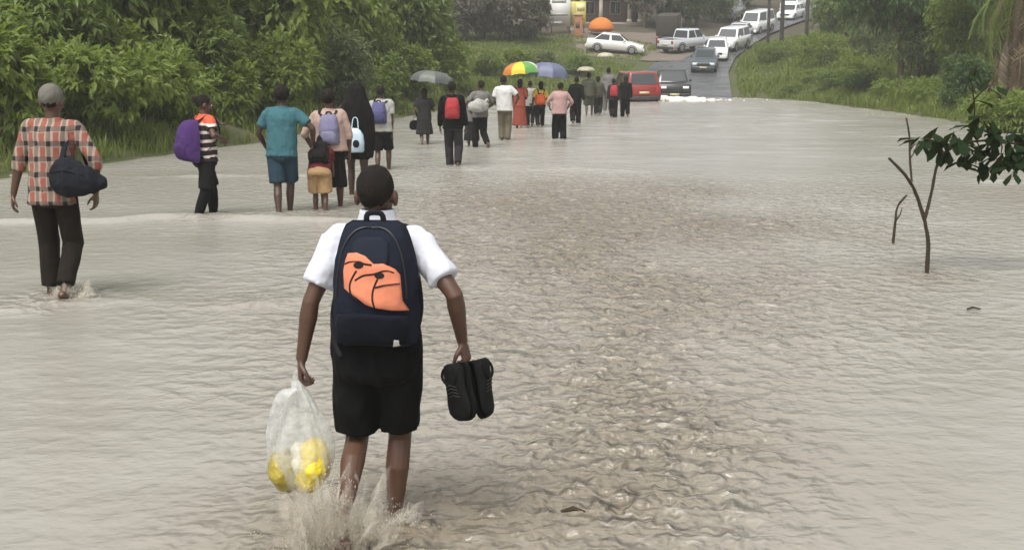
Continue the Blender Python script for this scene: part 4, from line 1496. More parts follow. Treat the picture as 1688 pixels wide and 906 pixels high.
def umbrella(label, cu_, cv_, Y, wpx, cols, hold, tilt=0.0, deep=.42, group='umbrellas over the walkers', hue=None):
    """open umbrella: gores, ribs, shaft and handle; hold = world point of the hand"""
    top = at(cu_, cv_, Y)
    r_ = wpx / 2 * Y / FPX
    hold = Vector(hold)
    root = tag(empty('umbrella', hold), label, 'umbrella', group)
    T = top - hold
    n = 8
    hgt = r_ * deep * 1.3
    def pt(a, q_, sag=0.0):
        rr = r_ * math.sin(q_ * math.pi / 2) ** .95
        return T + Vector((rr * math.cos(a), rr * math.sin(a), -hgt * (q_ ** 2) - sag))
    Tm = Matrix.Translation(T) @ Matrix.Rotation(tilt, 4, 'Y') @ Matrix.Translation(-T)
    metal = mat_basic('umbrella metal', (.2, .2, .2), .35, .1, Metallic=.8)
    for i in range(n):
        a0, a1 = 6.2832 * i / n + .2, 6.2832 * (i + 1) / n + .2
        V, F = [], []
        for j in range(7):
            for m_ in range(5):
                s_ = m_ / 4; a = a0 + (a1 - a0) * s_
                q_ = j / 6
                p_ = pt(a, q_)
                f = 1 - .11 * 4 * s_ * (1 - s_) * q_
                c_ = Vector((T.x, T.y, p_.z))
                p_ = c_ + (p_ - c_) * f + Vector((0, 0, .05 * r_ * 4 * s_ * (1 - s_) * q_))
                V.append(Tm @ p_)
        for j in range(6):
            for m_ in range(4):
                b_ = j * 5 + m_
                F.append((b_, b_ + 1, b_ + 6, b_ + 5))
        mb = MB(); mb.add(V, F)
        o = mb.build('canopy_panel', cols[i % len(cols)], root)
        mb = MB(); mb.tube([Tm @ (pt(a0, q_) - Vector((0, 0, .012))) for q_ in (0.02, .3, .6, .85, 1.0)], [.004] * 5, 5); mb.build('rib', metal, root)
    mb = MB(); mb.tube([Vector((0, 0, -.08)), T + Vector((0, 0, .06))], [.008, .006], 6); mb.build('shaft', metal, root)
    mb = MB(); mb.tube([Vector((0, 0, .05)), Vector((0, 0, -.10)), Vector((.02, 0, -.14)), Vector((.05, 0, -.12))], [.014] * 4, 8); mb.build('handle', BLACKC, root)
    return root


def ucol(name, c):
    t_ = NT(name)
    v_ = t_.coord('Object')
    cc = t_.mix(t_.noise(v_, 5, 3), [x * .85 for x in c], [min(1, x * 1.12) for x in c])
    p_ = t_.pbr(cc, .5)
    tr_ = t_.n('ShaderNodeBsdfTranslucent'); t_.l(cc, tr_.inputs[0])
    m_ = t_.n('ShaderNodeMixShader'); m_.inputs[0].default_value = .3
    t_.l(p_, m_.inputs[1]); t_.l(tr_.outputs[0], m_.inputs[2])
    return t_.done(m_.outputs[0])


FV = .016
# dark dress under the grey umbrella
q = locf(700, 238, 10, .1)
g = Person('person in dark grey dress walking under the grey umbrella', 700, 238, top=147, wade=.1, yaw=5, lean=2, hair='braids', voxel=FV, fem=True, wr=((-.2, .12, .95), (.14, .22, 1.22)))
g.shirt(DKGREY, sleeve=.34); g.skirt(DKGREY, .58, .155, .24)
umbrella('dark grey umbrella, leftmost of the open umbrellas', 714, 117, g.Y + .15, 72, [ucol('umbrella grey', (.13, .14, .135)), ucol('umbrella grey green', (.17, .19, .165))], g.M @ g.arm['R'][2] + Vector((0, 0, -.04)), .12)
hb = g.place('handbag', g.arm['L'][2] + Vector((-.06, 0, -.30)), 'small black handbag held low under the grey umbrella', 'bag')
mb = MB(); mb.tube([Vector((0, 0, .0)), Vector((0, 0, .10)), Vector((0, 0, .18))], [(.13, .06), (.14, .06), (.11, .04)], 14, Vector((1, 0, 0))); mb.build('bag_body', BLACKC, hb)
mb = MB(); mb.tube(spline([Vector((-.06, 0, .16)), Vector((-.02, 0, .28)), Vector((.06, 0, .29)), Vector((.09, 0, .16))], 4), [.007] * 13, 6); mb.build('strap', BLACKC, hb)

# red backpack
q = locf(747, 274, 0, .05)
g = Person('person in black jacket and dark trousers walking alone', 747, 274, top=135, wade=.06, lean=2, hair='short', voxel=.013, skin=SK2, feet=((-.06, .06, .08), (.10, -.24, .16)), wr=((-.25, .1, .86), (.25, .05, .86)), utop=744)
g.shirt(BLACKC, hem=-.12, sleeve=.95, ease=.022, name='jacket')
g.pants(DKGREY, f=.94, r1=.07, name='trousers')
backpack(g, 'bright red drawstring backpack on the black jacket', .29, .42, .13, (.36, .045, .05), (.3, .03, .035), base_t=.06, off=.14, pocket=False)

# grey shirt with bundle and companion
g = Person('person in mid grey shirt and dark trousers walking with arms round a bundle', 792, 242, top=133, wade=.1, yaw=25, lean=2, hair='short', voxel=FV, wr=((-.18, .20, 1.02), (.2, .2, 1.02)), poles={'armL': (-1, -.2, -.4), 'armR': (1, -.2, -.4)})
g.shirt(GREY2, sleeve=.4, ease=.025); g.pants(CHAR, f=.92, r1=.07, name='trousers')
b0 = g.pel + Vector((-.16, -.24, .06))
bd = g.place('bundle', b0, 'pale grey cloth bundle carried at the back of the grey shirted walker', 'bundle')
mb = MB(); mb.tube([Vector((-.2, 0, .10)), Vector((0, -.03, .13)), Vector((.2, 0, .12))], [(.10, .08), (.17, .13), (.11, .09)], 14, Vector((0, 0, 1)))
mb.build('wrapped_cloth', GREYC, bd, .015, 3, wr=(.012, 12)); mb = MB()
mb.tube([Vector((.16, -.02, .2)), Vector((.22, -.05, .27)), Vector((.27, -.02, .24))], [.03, .04, .02], 8); mb.build('knot', GREYC, bd)
g = Person('shorter person in long dark grey skirt just left of the bundle carrier', 777, 240, top=150, wade=.1, yaw=-5, hair='braids', voxel=FV, fem=True)
g.shirt(GREY2, sleeve=.5); g.skirt(DKGREY, .72, .15, .22)

# white shirt
g = Person('man in white t-shirt and khaki trousers', 832, 231, top=125, wade=.08, yaw=-8, lean=2, hair='short', voxel=FV, skin=SK2, girth=1.05, feet=((-.08, .05, .08), (.07, -.05, .08)), wr=((-.22, .2, .98), (.26, .26, 1.08)), poles={'armR': (1, -.6, -.4)})
g.shirt(WHT, sleeve=.36, ease=.03); g.pants(KHAKI, f=.9, r1=.072, name='trousers')

# rust red dress under the rainbow umbrella
g = Person('person in long rust red dress under the multicoloured umbrella', 856, 211, top=131, wade=.1, yaw=-10, hair='braids', voxel=FV, fem=True, wr=((-.22, .1, .9), (.12, .22, 1.25)))
g.shirt(REDD, sleeve=.4); g.skirt(REDD, .8, .155, .24)
cols = [ucol('umbrella ' + n_, c_) for n_, c_ in (('white', (.8, .8, .76)), ('green', (.16, .42, .10)), ('yellow', (.80, .66, .05)), ('orange', (.75, .26, .06)), ('blue', (.10, .25, .5)), ('teal', (.12, .4, .36)), ('cream', (.8, .76, .5)), ('lime', (.42, .62, .10)))]
cols = [cols[i] for i in (1, 4, 0, 5, 3, 2, 1, 0)]
umbrella('multicoloured umbrella with yellow, green and white panels', 858, 102, g.Y + .1, 62, cols, g.M @ g.arm['R'][2] + Vector((0, 0, -.04)), -.1, .5)
g = Person('person in pale grey top between the two bright umbrellas', 874, 207, top=134, wade=.1, hair='short', voxel=FV, girth=.95)
g.shirt(GREYC, sleeve=.4); g.pants(DKGREY, f=.9, r1=.07, name='trousers')
# yellow top under the blue umbrella
g = Person('person in yellow top and dark trousers under the blue grey umbrella', 890, 210, top=135, wade=.1, yaw=5, hair='braids', voxel=FV, fem=True, wr=((-.24, .1, .9), (.14, .22, 1.22)))
g.shirt(YELL, hem=-.02, sleeve=.4); g.pants(CHAR, f=.8, r1=.07, name='trousers')
uc = [ucol('umbrella slate', (.16, .18, .28)), ucol('umbrella slate light', (.20, .22, .33))]
umbrella('large blue grey umbrella beside the multicoloured one', 905, 103, g.Y + .1, 68, uc, g.M @ g.arm['R'][2] + Vector((0, 0, -.04)), .08, .55)
backpack(g, 'orange red bag on the back of the yellow top', .32, .34, .13, (.52, .10, .04), base_t=-.02, off=.14, pocket=False)
# pink shirt
g = Person('person in dusty pink long sleeved shirt and black trousers', 922, 229, top=136, wade=.06, yaw=4, lean=1, hair='short', voxel=FV, skin=SK2, girth=1.12, feet=((-.11, .04, .08), (.11, -.04, .08)), wr=((-.26, .22, 1.02), (.26, .2, 1.0)), poles={'armL': (-1, -.6, -.3), 'armR': (1, -.6, -.3)})
g.shirt(PINK, hem=-.12, sleeve=.85, ease=.03); g.pants(BLACKC, f=.94, r1=.085, name='trousers')
# farther dark walkers
for lab, u, v_, tp_, yaw, top_m, bot, hr in (
        ('walker in black just right of the pink shirt', 949, 203, 127, 0, BLACKC, CHAR, 'short'),
        ('walker in olive shirt and bare calves right of the walker in black', 971, 190, 120, -10, OLIVE, OLIVE, 'short'),
        ('walker in dark olive jacket in front of the grassy verge', 986, 188, 127, -5, OLIVE, DKGREY, 'afro'),
        ('walker in grey under the small cream umbrella', 1001, 182, 112, 0, GREY2, GREY2, 'short'),
        ('walker with red bag nearest the red car', 1011, 193, 130, 0, DKGREY, BLACKC, 'short'),
        ('walker in black beside the bumper of the red car', 1030, 192, 126, 0, BLACKC, BLACKC, 'braids')):
    g = Person(lab, u, v_, top=tp_, wade=.08, yaw=yaw, hair=hr, voxel=.018, skin=SK2, girth=1.1)
    g.shirt(top_m, sleeve=.5 if top_m is OLIVE else .9)
    g.pants(bot, f=.5 if 'calves' in lab else .92, r1=.08, name='trousers')
    if 'red bag' in lab:
        backpack(g, 'red bag on the back of the walker nearest the red car', .30, .42, .12, (.36, .04, .05), base_t=.04, off=.14, pocket=False)
    if 'olive shirt' in lab:
        c1 = ucol('umbrella beige', (.50, .47, .34))
        umbrella('small beige umbrella over the walker in olive', 966, 110, g.Y + .05, 30, [c1], g.M @ g.arm['L'][2] + Vector((0, 0, .25)), 0, .35)
    if 'cream' in lab:
        c1 = ucol('umbrella cream2', (.55, .54, .40))
        umbrella('small cream umbrella farthest up the road', 998, 87, g.Y + .05, 28, [c1], g.M @ g.arm['L'][2] + Vector((0, 0, .25)), 0, .35)

# ------------------------------------------------------------------ vehicles
GLASS = mat_basic('car glass', (.02, .025, .028), .08, .1, Specular_IOR_Level=.8)
TYRE = mat_basic('tyre', (.02, .02, .02), .85, .2)
RIM = mat_basic('rim', (.35, .35, .36), .35, .1, Metallic=.7)
LAMP_R = mat_basic('tail lamp', (.35, .02, .02), .2, .1)
LAMP_W = mat_basic('head lamp', (.75, .76, .74), .12, .05)
TRIM = mat_basic('bumper trim', (.03, .03, .032), .6, .1)
PLATE = mat_basic('plate', (.6, .55, .3), .5, .1)


def paint(name, c):
    return mat_basic('paint ' + name, c, .22, .06, 3, 0, Coat_Weight=.4)


def wheel(parent, x, y, r, w):
    root = MB()
    n = 18
    rs = []
    for yy, rr in ((-w / 2, r * .62), (-w / 2, r * .92), (-w * .35, r), (w * .35, r), (w / 2, r * .92), (w / 2, r * .62)):
        rs.append([Vector((rr * math.cos(a), yy, rr * math.sin(a))) for a in [6.2832 * i / n for i in range(n)]])
    root.rings(rs, True)
    o = root.build('wheel', TYRE, parent); o.location = (x, y, r)
    mb = MB(); sg = 1 if y > 0 else -1
    mb.rings([[Vector((rr * math.cos(a), sg * (w / 2 + d_), rr * math.sin(a))) for a in [6.2832 * i / n for i in range(n)]] for rr, d_ in ((r * .64, -.01), (r * .62, .012), (r * .5, .0), (r * .15, .02))])
    mb.build('rim', RIM, o)


CARS = {
    # lower profile (x forward, z), cabin base/top x, belt z, roof z, length-normalised to the given L
    'sedan': dict(L=4.4, W=1.72, low=[(2.12, .26), (2.2, .5), (2.10, .70), (1.15, .90), (-1.55, .94), (-2.12, .92), (-2.2, .6), (-2.15, .28)], cb=(1.05, -1.75), ct=(.30, -1.05), belt=.90, roof=1.43, wx=(1.32, -1.3), r=.31),
    'hatch': dict(L=3.9, W=1.68, low=[(1.88, .26), (1.95, .5), (1.86, .74), (1.05, .92), (-1.75, .96), (-1.92, .92), (-1.95, .6), (-1.9, .28)], cb=(1.0, -1.86), ct=(.35, -1.55), belt=.92, roof=1.50, wx=(1.2, -1.2), r=.30),
    'suv': dict(L=4.6, W=1.84, low=[(2.22, .36), (2.3, .65), (2.22, .95), (1.2, 1.08), (-2.1, 1.10), (-2.28, 1.05), (-2.3, .7), (-2.25, .40)], cb=(1.15, -2.22), ct=(.55, -1.95), belt=1.06, roof=1.78, wx=(1.4, -1.4), r=.37),
    'van': dict(L=4.7, W=1.75, low=[(2.25, .34), (2.35, .7), (2.2, 1.0), (1.75, 1.10), (-2.2, 1.12), (-2.33, 1.05), (-2.35, .7), (-2.3, .38)], cb=(1.85, -2.30), ct=(1.25, -2.15), belt=1.08, roof=1.98, wx=(1.5, -1.45), r=.33),
    'pickup': dict(L=5.0, W=1.78, low=[(2.40, .38), (2.5, .65), (2.4, .92), (1.35, 1.04), (-2.45, 1.02), (-2.5, .7), (-2.45, .42)], cb=(1.25, -.75), ct=(.65, -.55), belt=1.02, roof=1.72, wx=(1.55, -1.5), r=.36),
}


def rz(x, y):
    return float(hill(np.array([y]))[0]) + .03 if abs(x - float(xc(np.array([y]))[0])) < 3.3 else th(x, y)


def lerp4(c, u, v):
    return c[0].lerp(c[1], u).lerp(c[3].lerp(c[2], u), v)


def car(kind, label, cat, loc, head, col, group='vehicles on the hill road', pitch=0.0, cover=None, name=None):
    """head: world heading vector angle; 0 = +X"""
    d = CARS[kind]
    root = tag(empty(name or {'suv': 'car', 'sedan': 'car', 'hatch': 'car', 'van': 'van', 'pickup': 'pickup_truck'}[kind], loc), label, cat, group)
    root.rotation_euler = (0, -pitch, head)
    if pitch:
        # sit on the slope: heights under the two axles
        f_, b_ = d['wx'][0], d['wx'][1]
        c_, s_ = math.cos(head), math.sin(head)
        zf_ = rz(loc[0] + c_ * f_, loc[1] + s_ * f_); zb2 = rz(loc[0] + c_ * b_, loc[1] + s_ * b_)
        pt_ = math.atan2(zf_ - zb2, f_ - b_)
        l_ = h_side = .75
        y1 = rz(loc[0] - s_ * l_, loc[1] + c_ * l_); y2 = rz(loc[0] + s_ * l_, loc[1] - c_ * l_)
        root.rotation_euler = (math.atan2(y1 - y2, 2 * l_) * .6, -pt_, head)
        root.location.z = zf_ - (zf_ - zb2) * f_ / (f_ - b_) + .01
    W, m = d['W'], paint('%.2f %.2f %.2f' % col, col)
    h = W / 2
    low = d['low']
    cx = 0.0
    ins = [(x * .985, z if z < .5 else z - .03) for x, z in low]
    mb = MB()
    n = len(low)
    rs = []
    for y, pr in ((-h, ins), (-h + .10, low), (h - .10, low), (h, ins)):
        rs.append([Vector((x, y, z)) for x, z in pr])
    mb.rings(rs)
    mb.build('body', m, root, bevel=.03)
    b, ro = d['belt'] - .03, d['roof']
    hb, ht = h - .06, h - .20
    (bx0, bx1), (tx0, tx1) = d['cb'], d['ct']
    C = {(0, 0): None}
    bl = [Vector((bx0, -hb, b)), Vector((bx0, hb, b)), Vector((bx1, hb, b)), Vector((bx1, -hb, b))]
    tl = [Vector((tx0, -ht, ro - .04)), Vector((tx0, ht, ro - .04)), Vector((tx1, ht, ro - .04)), Vector((tx1, -ht, ro - .04))]
    ml = [v_.lerp(Vector(((tx0 + tx1) / 2, 0, ro)), .12) for v_ in tl]
    for v_ in ml: v_.z = ro
    mb = MB(); mb.rings([bl, tl, ml]); mb.build('cabin', m, root, bevel=.035)
    # panes
    for nm, (i, j), segs in (('windscreen', (0, 1), 1), ('side_window', (1, 2), 2), ('rear_window', (2, 3), 1), ('side_window', (3, 0), 2)):
        q_ = [bl[i], bl[j], tl[j], tl[i]]
        nrm = (q_[1] - q_[0]).cross(q_[3] - q_[0]).normalized()
        cen = sum(q_, Vector()) / 4
        if nrm.dot(cen - Vector(((bx0 + bx1) / 2, 0, cen.z))) < 0: nrm = -nrm
        for s_ in range(segs):
            u0, u1 = s_ / segs + .06 / segs * 1.3, (s_ + 1) / segs - .06 / segs * 1.3
            vs_ = [lerp4(q_, u_, v_) for u_, v_ in ((u0, .12), (u1, .12), (u1, .90), (u0, .90))]
            mb = MB(); mb.add([p_ + nrm * .012 for p_ in vs_] + [p_ - nrm * .03 for p_ in vs_], [(0, 1, 2, 3), (4, 7, 6, 5), (0, 4, 5, 1), (1, 5, 6, 2), (2, 6, 7, 3), (3, 7, 4, 0)])
            mb.build(nm, GLASS, root, smooth=False)
    for x in d['wx']:
        for sg in (-1, 1):
            wheel(root, x, sg * (h - .09), d['r'], .2)
            mb = MB()
            mb.rings([[Vector((x + rr * math.cos(a), sg * (h + o_), d['r'] + rr * math.sin(a))) for a in [3.1416 * i / 12 for i in range(13)]] for rr, o_ in ((d['r'] * 1.25, -.01), (d['r'] * 1.25, .012), (d['r'] * 1.06, .012))], False)
            mb.build('wheel_arch', TRIM, root)
    xf, xb_ = max(p_[0] for p_ in low), min(p_[0] for p_ in low)
    zf = low[1][1]
    for sg in (-1, 1):
        mb = MB(); mb.box((xf - .16, sg * (h - .30) - .18, zf + .04), (xf - .02, sg * (h - .30) + .18, zf + .20)); mb.build('headlight', LAMP_W, root, bevel=.03)
        mb = MB(); mb.box((xb_ + .0, sg * (h - .16) - .11, d['belt'] - .32), (xb_ + .12, sg * (h - .16) + .11, d['belt'] - .06)); mb.build('taillight', LAMP_R, root, bevel=.02)
        mb = MB(); mb.box((bx0 - .42, sg * (h + .06) - .07, d['belt'] + .02), (bx0 - .30, sg * (h + .06) + .07, d['belt'] + .16)); mb.build('mirror', m, root, bevel=.02)
    mb = MB(); mb.box((xf - .05, -h + .06, .26), (xf + .06, h - .06, .46)); mb.build('bumper', TRIM if kind in ('suv', 'pickup') else m, root, bevel=.03)
    mb = MB(); mb.box((xb_ - .06, -h + .06, .30), (xb_ + .06, h - .06, .50)); mb.build('bumper', TRIM if kind in ('suv', 'pickup') else m, root, bevel=.03)
    mb = MB(); mb.box((xf - .03, -.45, zf + .02), (xf + .015, .45, zf + .18)); mb.build('grille', TRIM, root, bevel=.01)
    mb = MB(); mb.box((xb_ - .02, -.26, .62), (xb_ + .03, .26, .74)); mb.build('number_plate', PLATE, root)
    mb = MB(); mb.box((xf + .0, -.26, .34), (xf + .07, .26, .45)); mb.build('number_plate', PLATE, root)
    if kind == 'pickup':
        mb = MB(); mb.box((-2.40, -h + .12, 1.0), (-.85, h - .12, 1.026)); mb.build('load_bed', TRIM, root)
        for y_ in (-h + .07, h - .07):
            mb = MB(); mb.tube([(-2.4, y_, 1.04), (-.8, y_, 1.04)], [.03, .03], 8); mb.build('bed_rail', m, root)
    return root


def on_road(u, Y):
    x = (u - CU) / FPX * Y
    return (x, Y, rz(x, Y))


HD = lambda dx, dy: math.atan2(dy, dx)
car('suv', 'red car seen from behind stopped at the flood edge', 'car', (6.65, 67, -.2), HD(-.15, 1), (.24, .022, .018))
car('suv', 'black car with bright headlights coming down to the flood', 'car', (9.25, 71, -.1), HD(-.06, -1), (.012, .014, .014))
car('sedan', 'dark blue grey car first in the queue on the right of the road', 'car', on_road(1157, 86), HD(-.2, -1), (.05, .065, .08), pitch=-.10)
car('hatch', 'white small car second in the queue close behind the dark car', 'car', on_road(1176, 92), HD(-.2, -1), (.72, .72, .70), pitch=-.11)
car('suv', 'white high car third in the queue at the grass edge', 'car', on_road(1199, 97.5), HD(-.55, -1), (.74, .74, .72), pitch=-.11)
car('sedan', 'silver grey car fourth in the queue just below the van', 'car', on_road(1212, 104.5), HD(-.35, -1), (.40, .41, .42), pitch=-.11)
car('van', 'white van fifth in the queue left of the first pole', 'van', on_road(1240, 110), HD(-.62, -1), (.75, .75, .73), pitch=-.11)
car('van', 'grey green van on the far side of the hill road', 'van', on_road(1196, 122), HD(.5, 1), (.22, .26, .25), pitch=.11)
car('hatch', 'white car high on the hill between the two right poles', 'car', on_road(1294, 122), HD(-.6, -1), (.74, .74, .72), pitch=-.11)
car('van', 'white van at the top edge between the right poles', 'van', on_road(1300, 130), HD(-.6, -1), (.74, .74, .72), pitch=-.11)
car('pickup', 'silver white pickup climbing the left lane of the hill', 'pickup', on_road(1127, 97), HD(.95, .8), (.52, .54, .55), pitch=.08)
car('sedan', 'white saloon car parked side on below the house', 'car', on_road(1010, 94.5), HD(1, -.12), (.74, .74, .70), pitch=.01)

# dark box truck behind the pickup
tx, ty, tz = on_road(1099, 101)
tr = tag(empty('lorry', (tx, ty, tz)), 'dark brown lorry with a high box body behind the silver pickup', 'lorry', 'vehicles on the hill road')
tr.rotation_euler = (0, -.10, HD(.22, 1))
TB = mat_basic('lorry box', (.04, .034, .028), .8, .2, 3, .2)
mb = MB(); mb.box((-2.6, -.85, .95), (1.0, .85, 2.55)); mb.build('box_body', TB, tr, bevel=.05)
mb = MB(); mb.prism([(1.1, .5), (2.6, .5), (2.65, 1.2), (2.3, 2.1), (1.1, 2.15)], -.82, .82); mb.build('cab', paint('lorry', (.30, .30, .28)), tr, bevel=.06)
mb = MB(); mb.box((-2.6, -.45, .60), (2.4, .45, .93)); mb.build('chassis', TRIM, tr)
for x in (1.8, -1.3, -2.0):
    for sg in (-1, 1): wheel(tr, x, sg * .72, .42, .26)
for sg in (-1, 1):
    mb = MB(); mb.box((-2.66, sg * .75 - .12, .72), (-2.58, sg * .75 + .12, .90)); mb.build('taillight', LAMP_R, tr)
for z in (1.4, 1.85, 2.3):
    mb = MB(); mb.box((-2.55, .852, z), (.95, .875, z + .05)); mb.build('rail', TRIM, tr)

# ------------------------------------------------------------------ house, billboard, stall, poles
def hx(u, Y): return (u - CU) / FPX * Y
HY = 113.0
x0, x1 = hx(952, HY), hx(1052, HY)
z0 = th((x0 + x1) / 2, HY) - .3
hs = tag(empty('house', ((x0 + x1) / 2, HY, z0)), 'brown walled house with cream pillars on the hill', 'house')
w2 = (x1 - x0) / 2
WALL = mat_basic('brown plaster', (.17, .105, .075), .9, .2, 2, .4)
CREAM = mat_basic('cream plaster', (.55, .50, .42), .85, .12, 3, .3)
DARKW = mat_basic('house window', (.03, .035, .04), .15, .1)
ROOF = mat_basic('roof sheet', (.20, .08, .055), .7, .2, 4, .3)
mb = MB(); mb.box((-w2, 1.2, 0), (w2, 6, 3.3)); mb.build('wall', WALL, hs)
mb = MB(); mb.box((-w2 - .3, -.5, -.3), (w2 + .3, 1.2, .35)); mb.build('veranda', mat_basic('veranda', (.25, .2, .16), .9), hs)
for x in (-w2 + .25, -w2 * .30, w2 * .62, w2 - .1):
    mb = MB(); mb.box((x - .16, -.30, .35), (x + .16, .02, 3.1)); mb.box((x - .22, -.36, .352), (x + .22, .08, .6)); mb.box((x - .22, -.36, 2.85), (x + .22, .08, 3.09)); mb.build('pillar', CREAM, hs)
for x in (-w2 * .65, w2 * .2):
    mb = MB(); mb.box((x - .5, 1.15, 1.1), (x + .5, 1.19, 2.3)); o = mb.build('window', CREAM, hs)
    for xx in (x - .23, x + .23):
        mb = MB(); mb.box((xx - .2, 1.12, 1.18), (xx + .2, 1.147, 2.22)); mb.build('pane', DARKW, o)
mb = MB(); mb.box((w2 * .66, 1.13, .35), (w2 * .66 + .8, 1.19, 2.35)); o = mb.build('door', mat_basic('door wood', (.12, .06, .03), .6, .2), hs)
mb = MB(); mb.box((w2 * .66 + .66, 1.08, 1.3), (w2 * .66 + .72, 1.128, 1.42)); mb.build('handle', RIM, o)
mb = MB(); mb.add([(-w2 - .6, -.9, 3.12), (w2 + .6, -.9, 3.12), (w2 + .6, 6.6, 3.12), (-w2 - .6, 6.6, 3.12), (-w2 * .5, 2.8, 5.0), (w2 * .5, 2.8, 5.0)], [(0, 1, 5, 4), (1, 2, 5), (2, 3, 4, 5), (3, 0, 4), (0, 3, 2, 1)])
mb.build('roof', ROOF, hs, smooth=False)

BY = 104.0
def board(label, u0, u1, v0, v1, Y, col, lines, frame):
    x0, x1 = hx(u0, Y), hx(u1, Y)
    zt_, zb_ = at(u0, v0, Y).z, at(u0, v1, Y).z
    g0 = th((x0 + x1) / 2, Y)
    r_ = tag(empty('billboard', ((x0 + x1) / 2, Y, g0)), label, 'billboard', 'roadside billboards on the hill')
    w_ = (x1 - x0) / 2
    mb = MB(); mb.box((-w_, -.04, zb_ - g0), (w_, .04, zt_ - g0)); mb.build('panel', mat_basic(label[:10], col, .5, .06, 1), r_)
    for lx0, lx1, lz0, lz1, lc in lines:
        H_ = zt_ - zb_
        mb = MB(); mb.box((-w_ + 2 * w_ * lx0, -.055, zb_ - g0 + H_ * lz0), (-w_ + 2 * w_ * lx1, -.043, zb_ - g0 + H_ * lz1)); mb.build('print_band', mat_basic('print %.2f %.2f' % lc[:2], lc, .5, .1), r_)
    for s_ in (-.8, .8):
        mb = MB(); mb.tube([(w_ * s_, .09, -.3), (w_ * s_, .09, zt_ - g0)], [.05, .05], 8); mb.build('post', frame, r_)
STEEL = mat_basic('post steel', (.13, .11, .10), .6, .2)
board('white billboard with grey print bands left of the yellow one', 905, 938, -12, 44, BY, (.70, .69, .65), [(.1, .8, .70, .80, (.45, .45, .42)), (.1, .9, .32, .40, (.40, .38, .33)), (.05, .6, .08, .14, (.5, .48, .45))], STEEL)
board('yellow billboard beside the white one', 934, 963, 3, 42, BY + .6, (.62, .57, .12), [(.1, .45, .05, .95, (.55, .48, .14)), (.55, .85, .22, .36, (.16, .15, .06)), (.5, .95, .6, .9, (.66, .64, .36))], STEEL)
# rust pillar
px_ = hx(951, 102.5); g0 = th(px_, 102.5)
gp = tag(empty('gate_pillar', (px_, 102.5, g0)), 'rust orange brick gate pillar under the yellow billboard', 'pillar')
GBR = mat_basic('rust plaster', (.34, .15, .075), .85, .25, 4, .4)
mb = MB(); mb.box((-.32, -.32, -.3), (.32, .32, 1.7)); mb.build('shaft', GBR, gp, bevel=.03)
mb = MB(); mb.box((-.40, -.40, 1.705), (.40, .40, 1.88)); mb.build('cap', mat_basic('cap', (.45, .32, .22), .85, .2), gp, bevel=.03)
mb = MB(); mb.box((-.22, -.345, .7), (.10, -.323, 1.2)); mb.build('notice', mat_basic('notice', (.10, .07, .05), .7), gp)
# orange stall
sx_ = hx(988, 104.5); g0 = th(sx_, 104.5)
st_ = tag(empty('stall', (sx_, 104.5, g0)), 'stall with a domed orange canvas roof behind the white saloon car', 'stall')
mb = MB(); rs = []
for q_ in (0, .25, .5, .7, .85, .95, 1.0):
    zz = .52 + 1.0 * math.cos(q_ * math.pi / 2) if q_ < 1 else .42
    rr = 1.08 * math.sin(max(.04, q_) * math.pi / 2)
    rs.append([Vector((rr * math.cos(a) * 1.0, rr * math.sin(a), zz)) for a in [6.283 * i / 20 for i in range(20)]])
mb.rings(rs); mb.build('canvas_roof', mat_cloth('orange canvas', (.62, .20, .045)), st_)
for sx2, sy2 in ((-.75, -.7), (.75, -.7), (-.75, .7), (.75, .7)):
    mb = MB(); mb.tube([(sx2, sy2, -.3), (sx2, sy2, .62)], [.03, .03], 8); mb.build('leg', STEEL, st_)
mb = MB(); mb.box((-.8, -.72, .30), (.8, .72, .36)); mb.build('counter', mat_basic('counter', (.25, .17, .1), .8), st_)

WOOD = mat_basic('pole wood', (.05, .042, .036), .9, .3, 4, .5)
for i, (lab, u, Y, r_) in enumerate((('thin dark wooden pole, leftmost of three by the queue', 1258, 90, .12), ('thick grey wooden pole in the middle of the three', 1280, 94, .17), ('tall dark wooden pole, rightmost of three in the grass', 1320, 84, .14))):
    x = hx(u, Y); z = th(x, Y)
    r0 = tag(empty('utility_pole', (x, Y, z - .5)), lab, 'pole', 'poles on the right bank')
    mb = MB(); mb.tube([(0, 0, 0), (.02, 0, 3), (0, 0, 7.5)], [r_, r_ * .92, r_ * .8], 10); mb.build('shaft', WOOD, r0)
    mb = MB(); mb.box((-.7, -.09 - r_, 7.0), (.7, -.005 - r_ * .8, 7.12)); mb.build('crossarm', WOOD, r0)
    for xx in (-.6, 0.25, .6):
        mb = MB(); mb.tube([(xx, -.05 - r_, 7.12), (xx, -.05 - r_, 7.3)], [.04, .03], 8); mb.build('insulator', LAMP_W, r0)

# dirt apron by the parked car
ys = np.linspace(91, 108, 24); xs = np.linspace(5.0, 16.5, 30)
X, Y = np.meshgrid(xs, ys)
Z = terrain_h(X, Y) + .035
Z = np.where(np.abs(X - xc(Y)) < 3.35, hill(Y) + .012, Z)
o = np_obj('dirt_apron', np.stack([X, Y, Z], -1).reshape(-1, 3), grid_faces(24, 30), mat_basic('wet dirt', (.15, .12, .095), .7, .25, 1.5, .4))
tag(o, 'muddy dirt apron beside the hill road', 'ground', kind='structure')

# ------------------------------------------------------------------ palm with a skirt of dead fronds
pu, pY = 1662, 39.0
px_ = hx(pu, pY); g0 = th(px_, pY)
palm = tag(empty('palm_tree', (px_, pY, g0 - .2)), 'palm with a hanging skirt of brown dead fronds at the right edge', 'palm', None)
mb = MB(); mb.tube([(0, 0, 0), (.05, .02, 1.5), (0, .05, 3.2), (.05, 0, 5.2)], [.17, .14, .13, .14], 12); mb.build('trunk', BARK, palm, wr=(.02, 8))


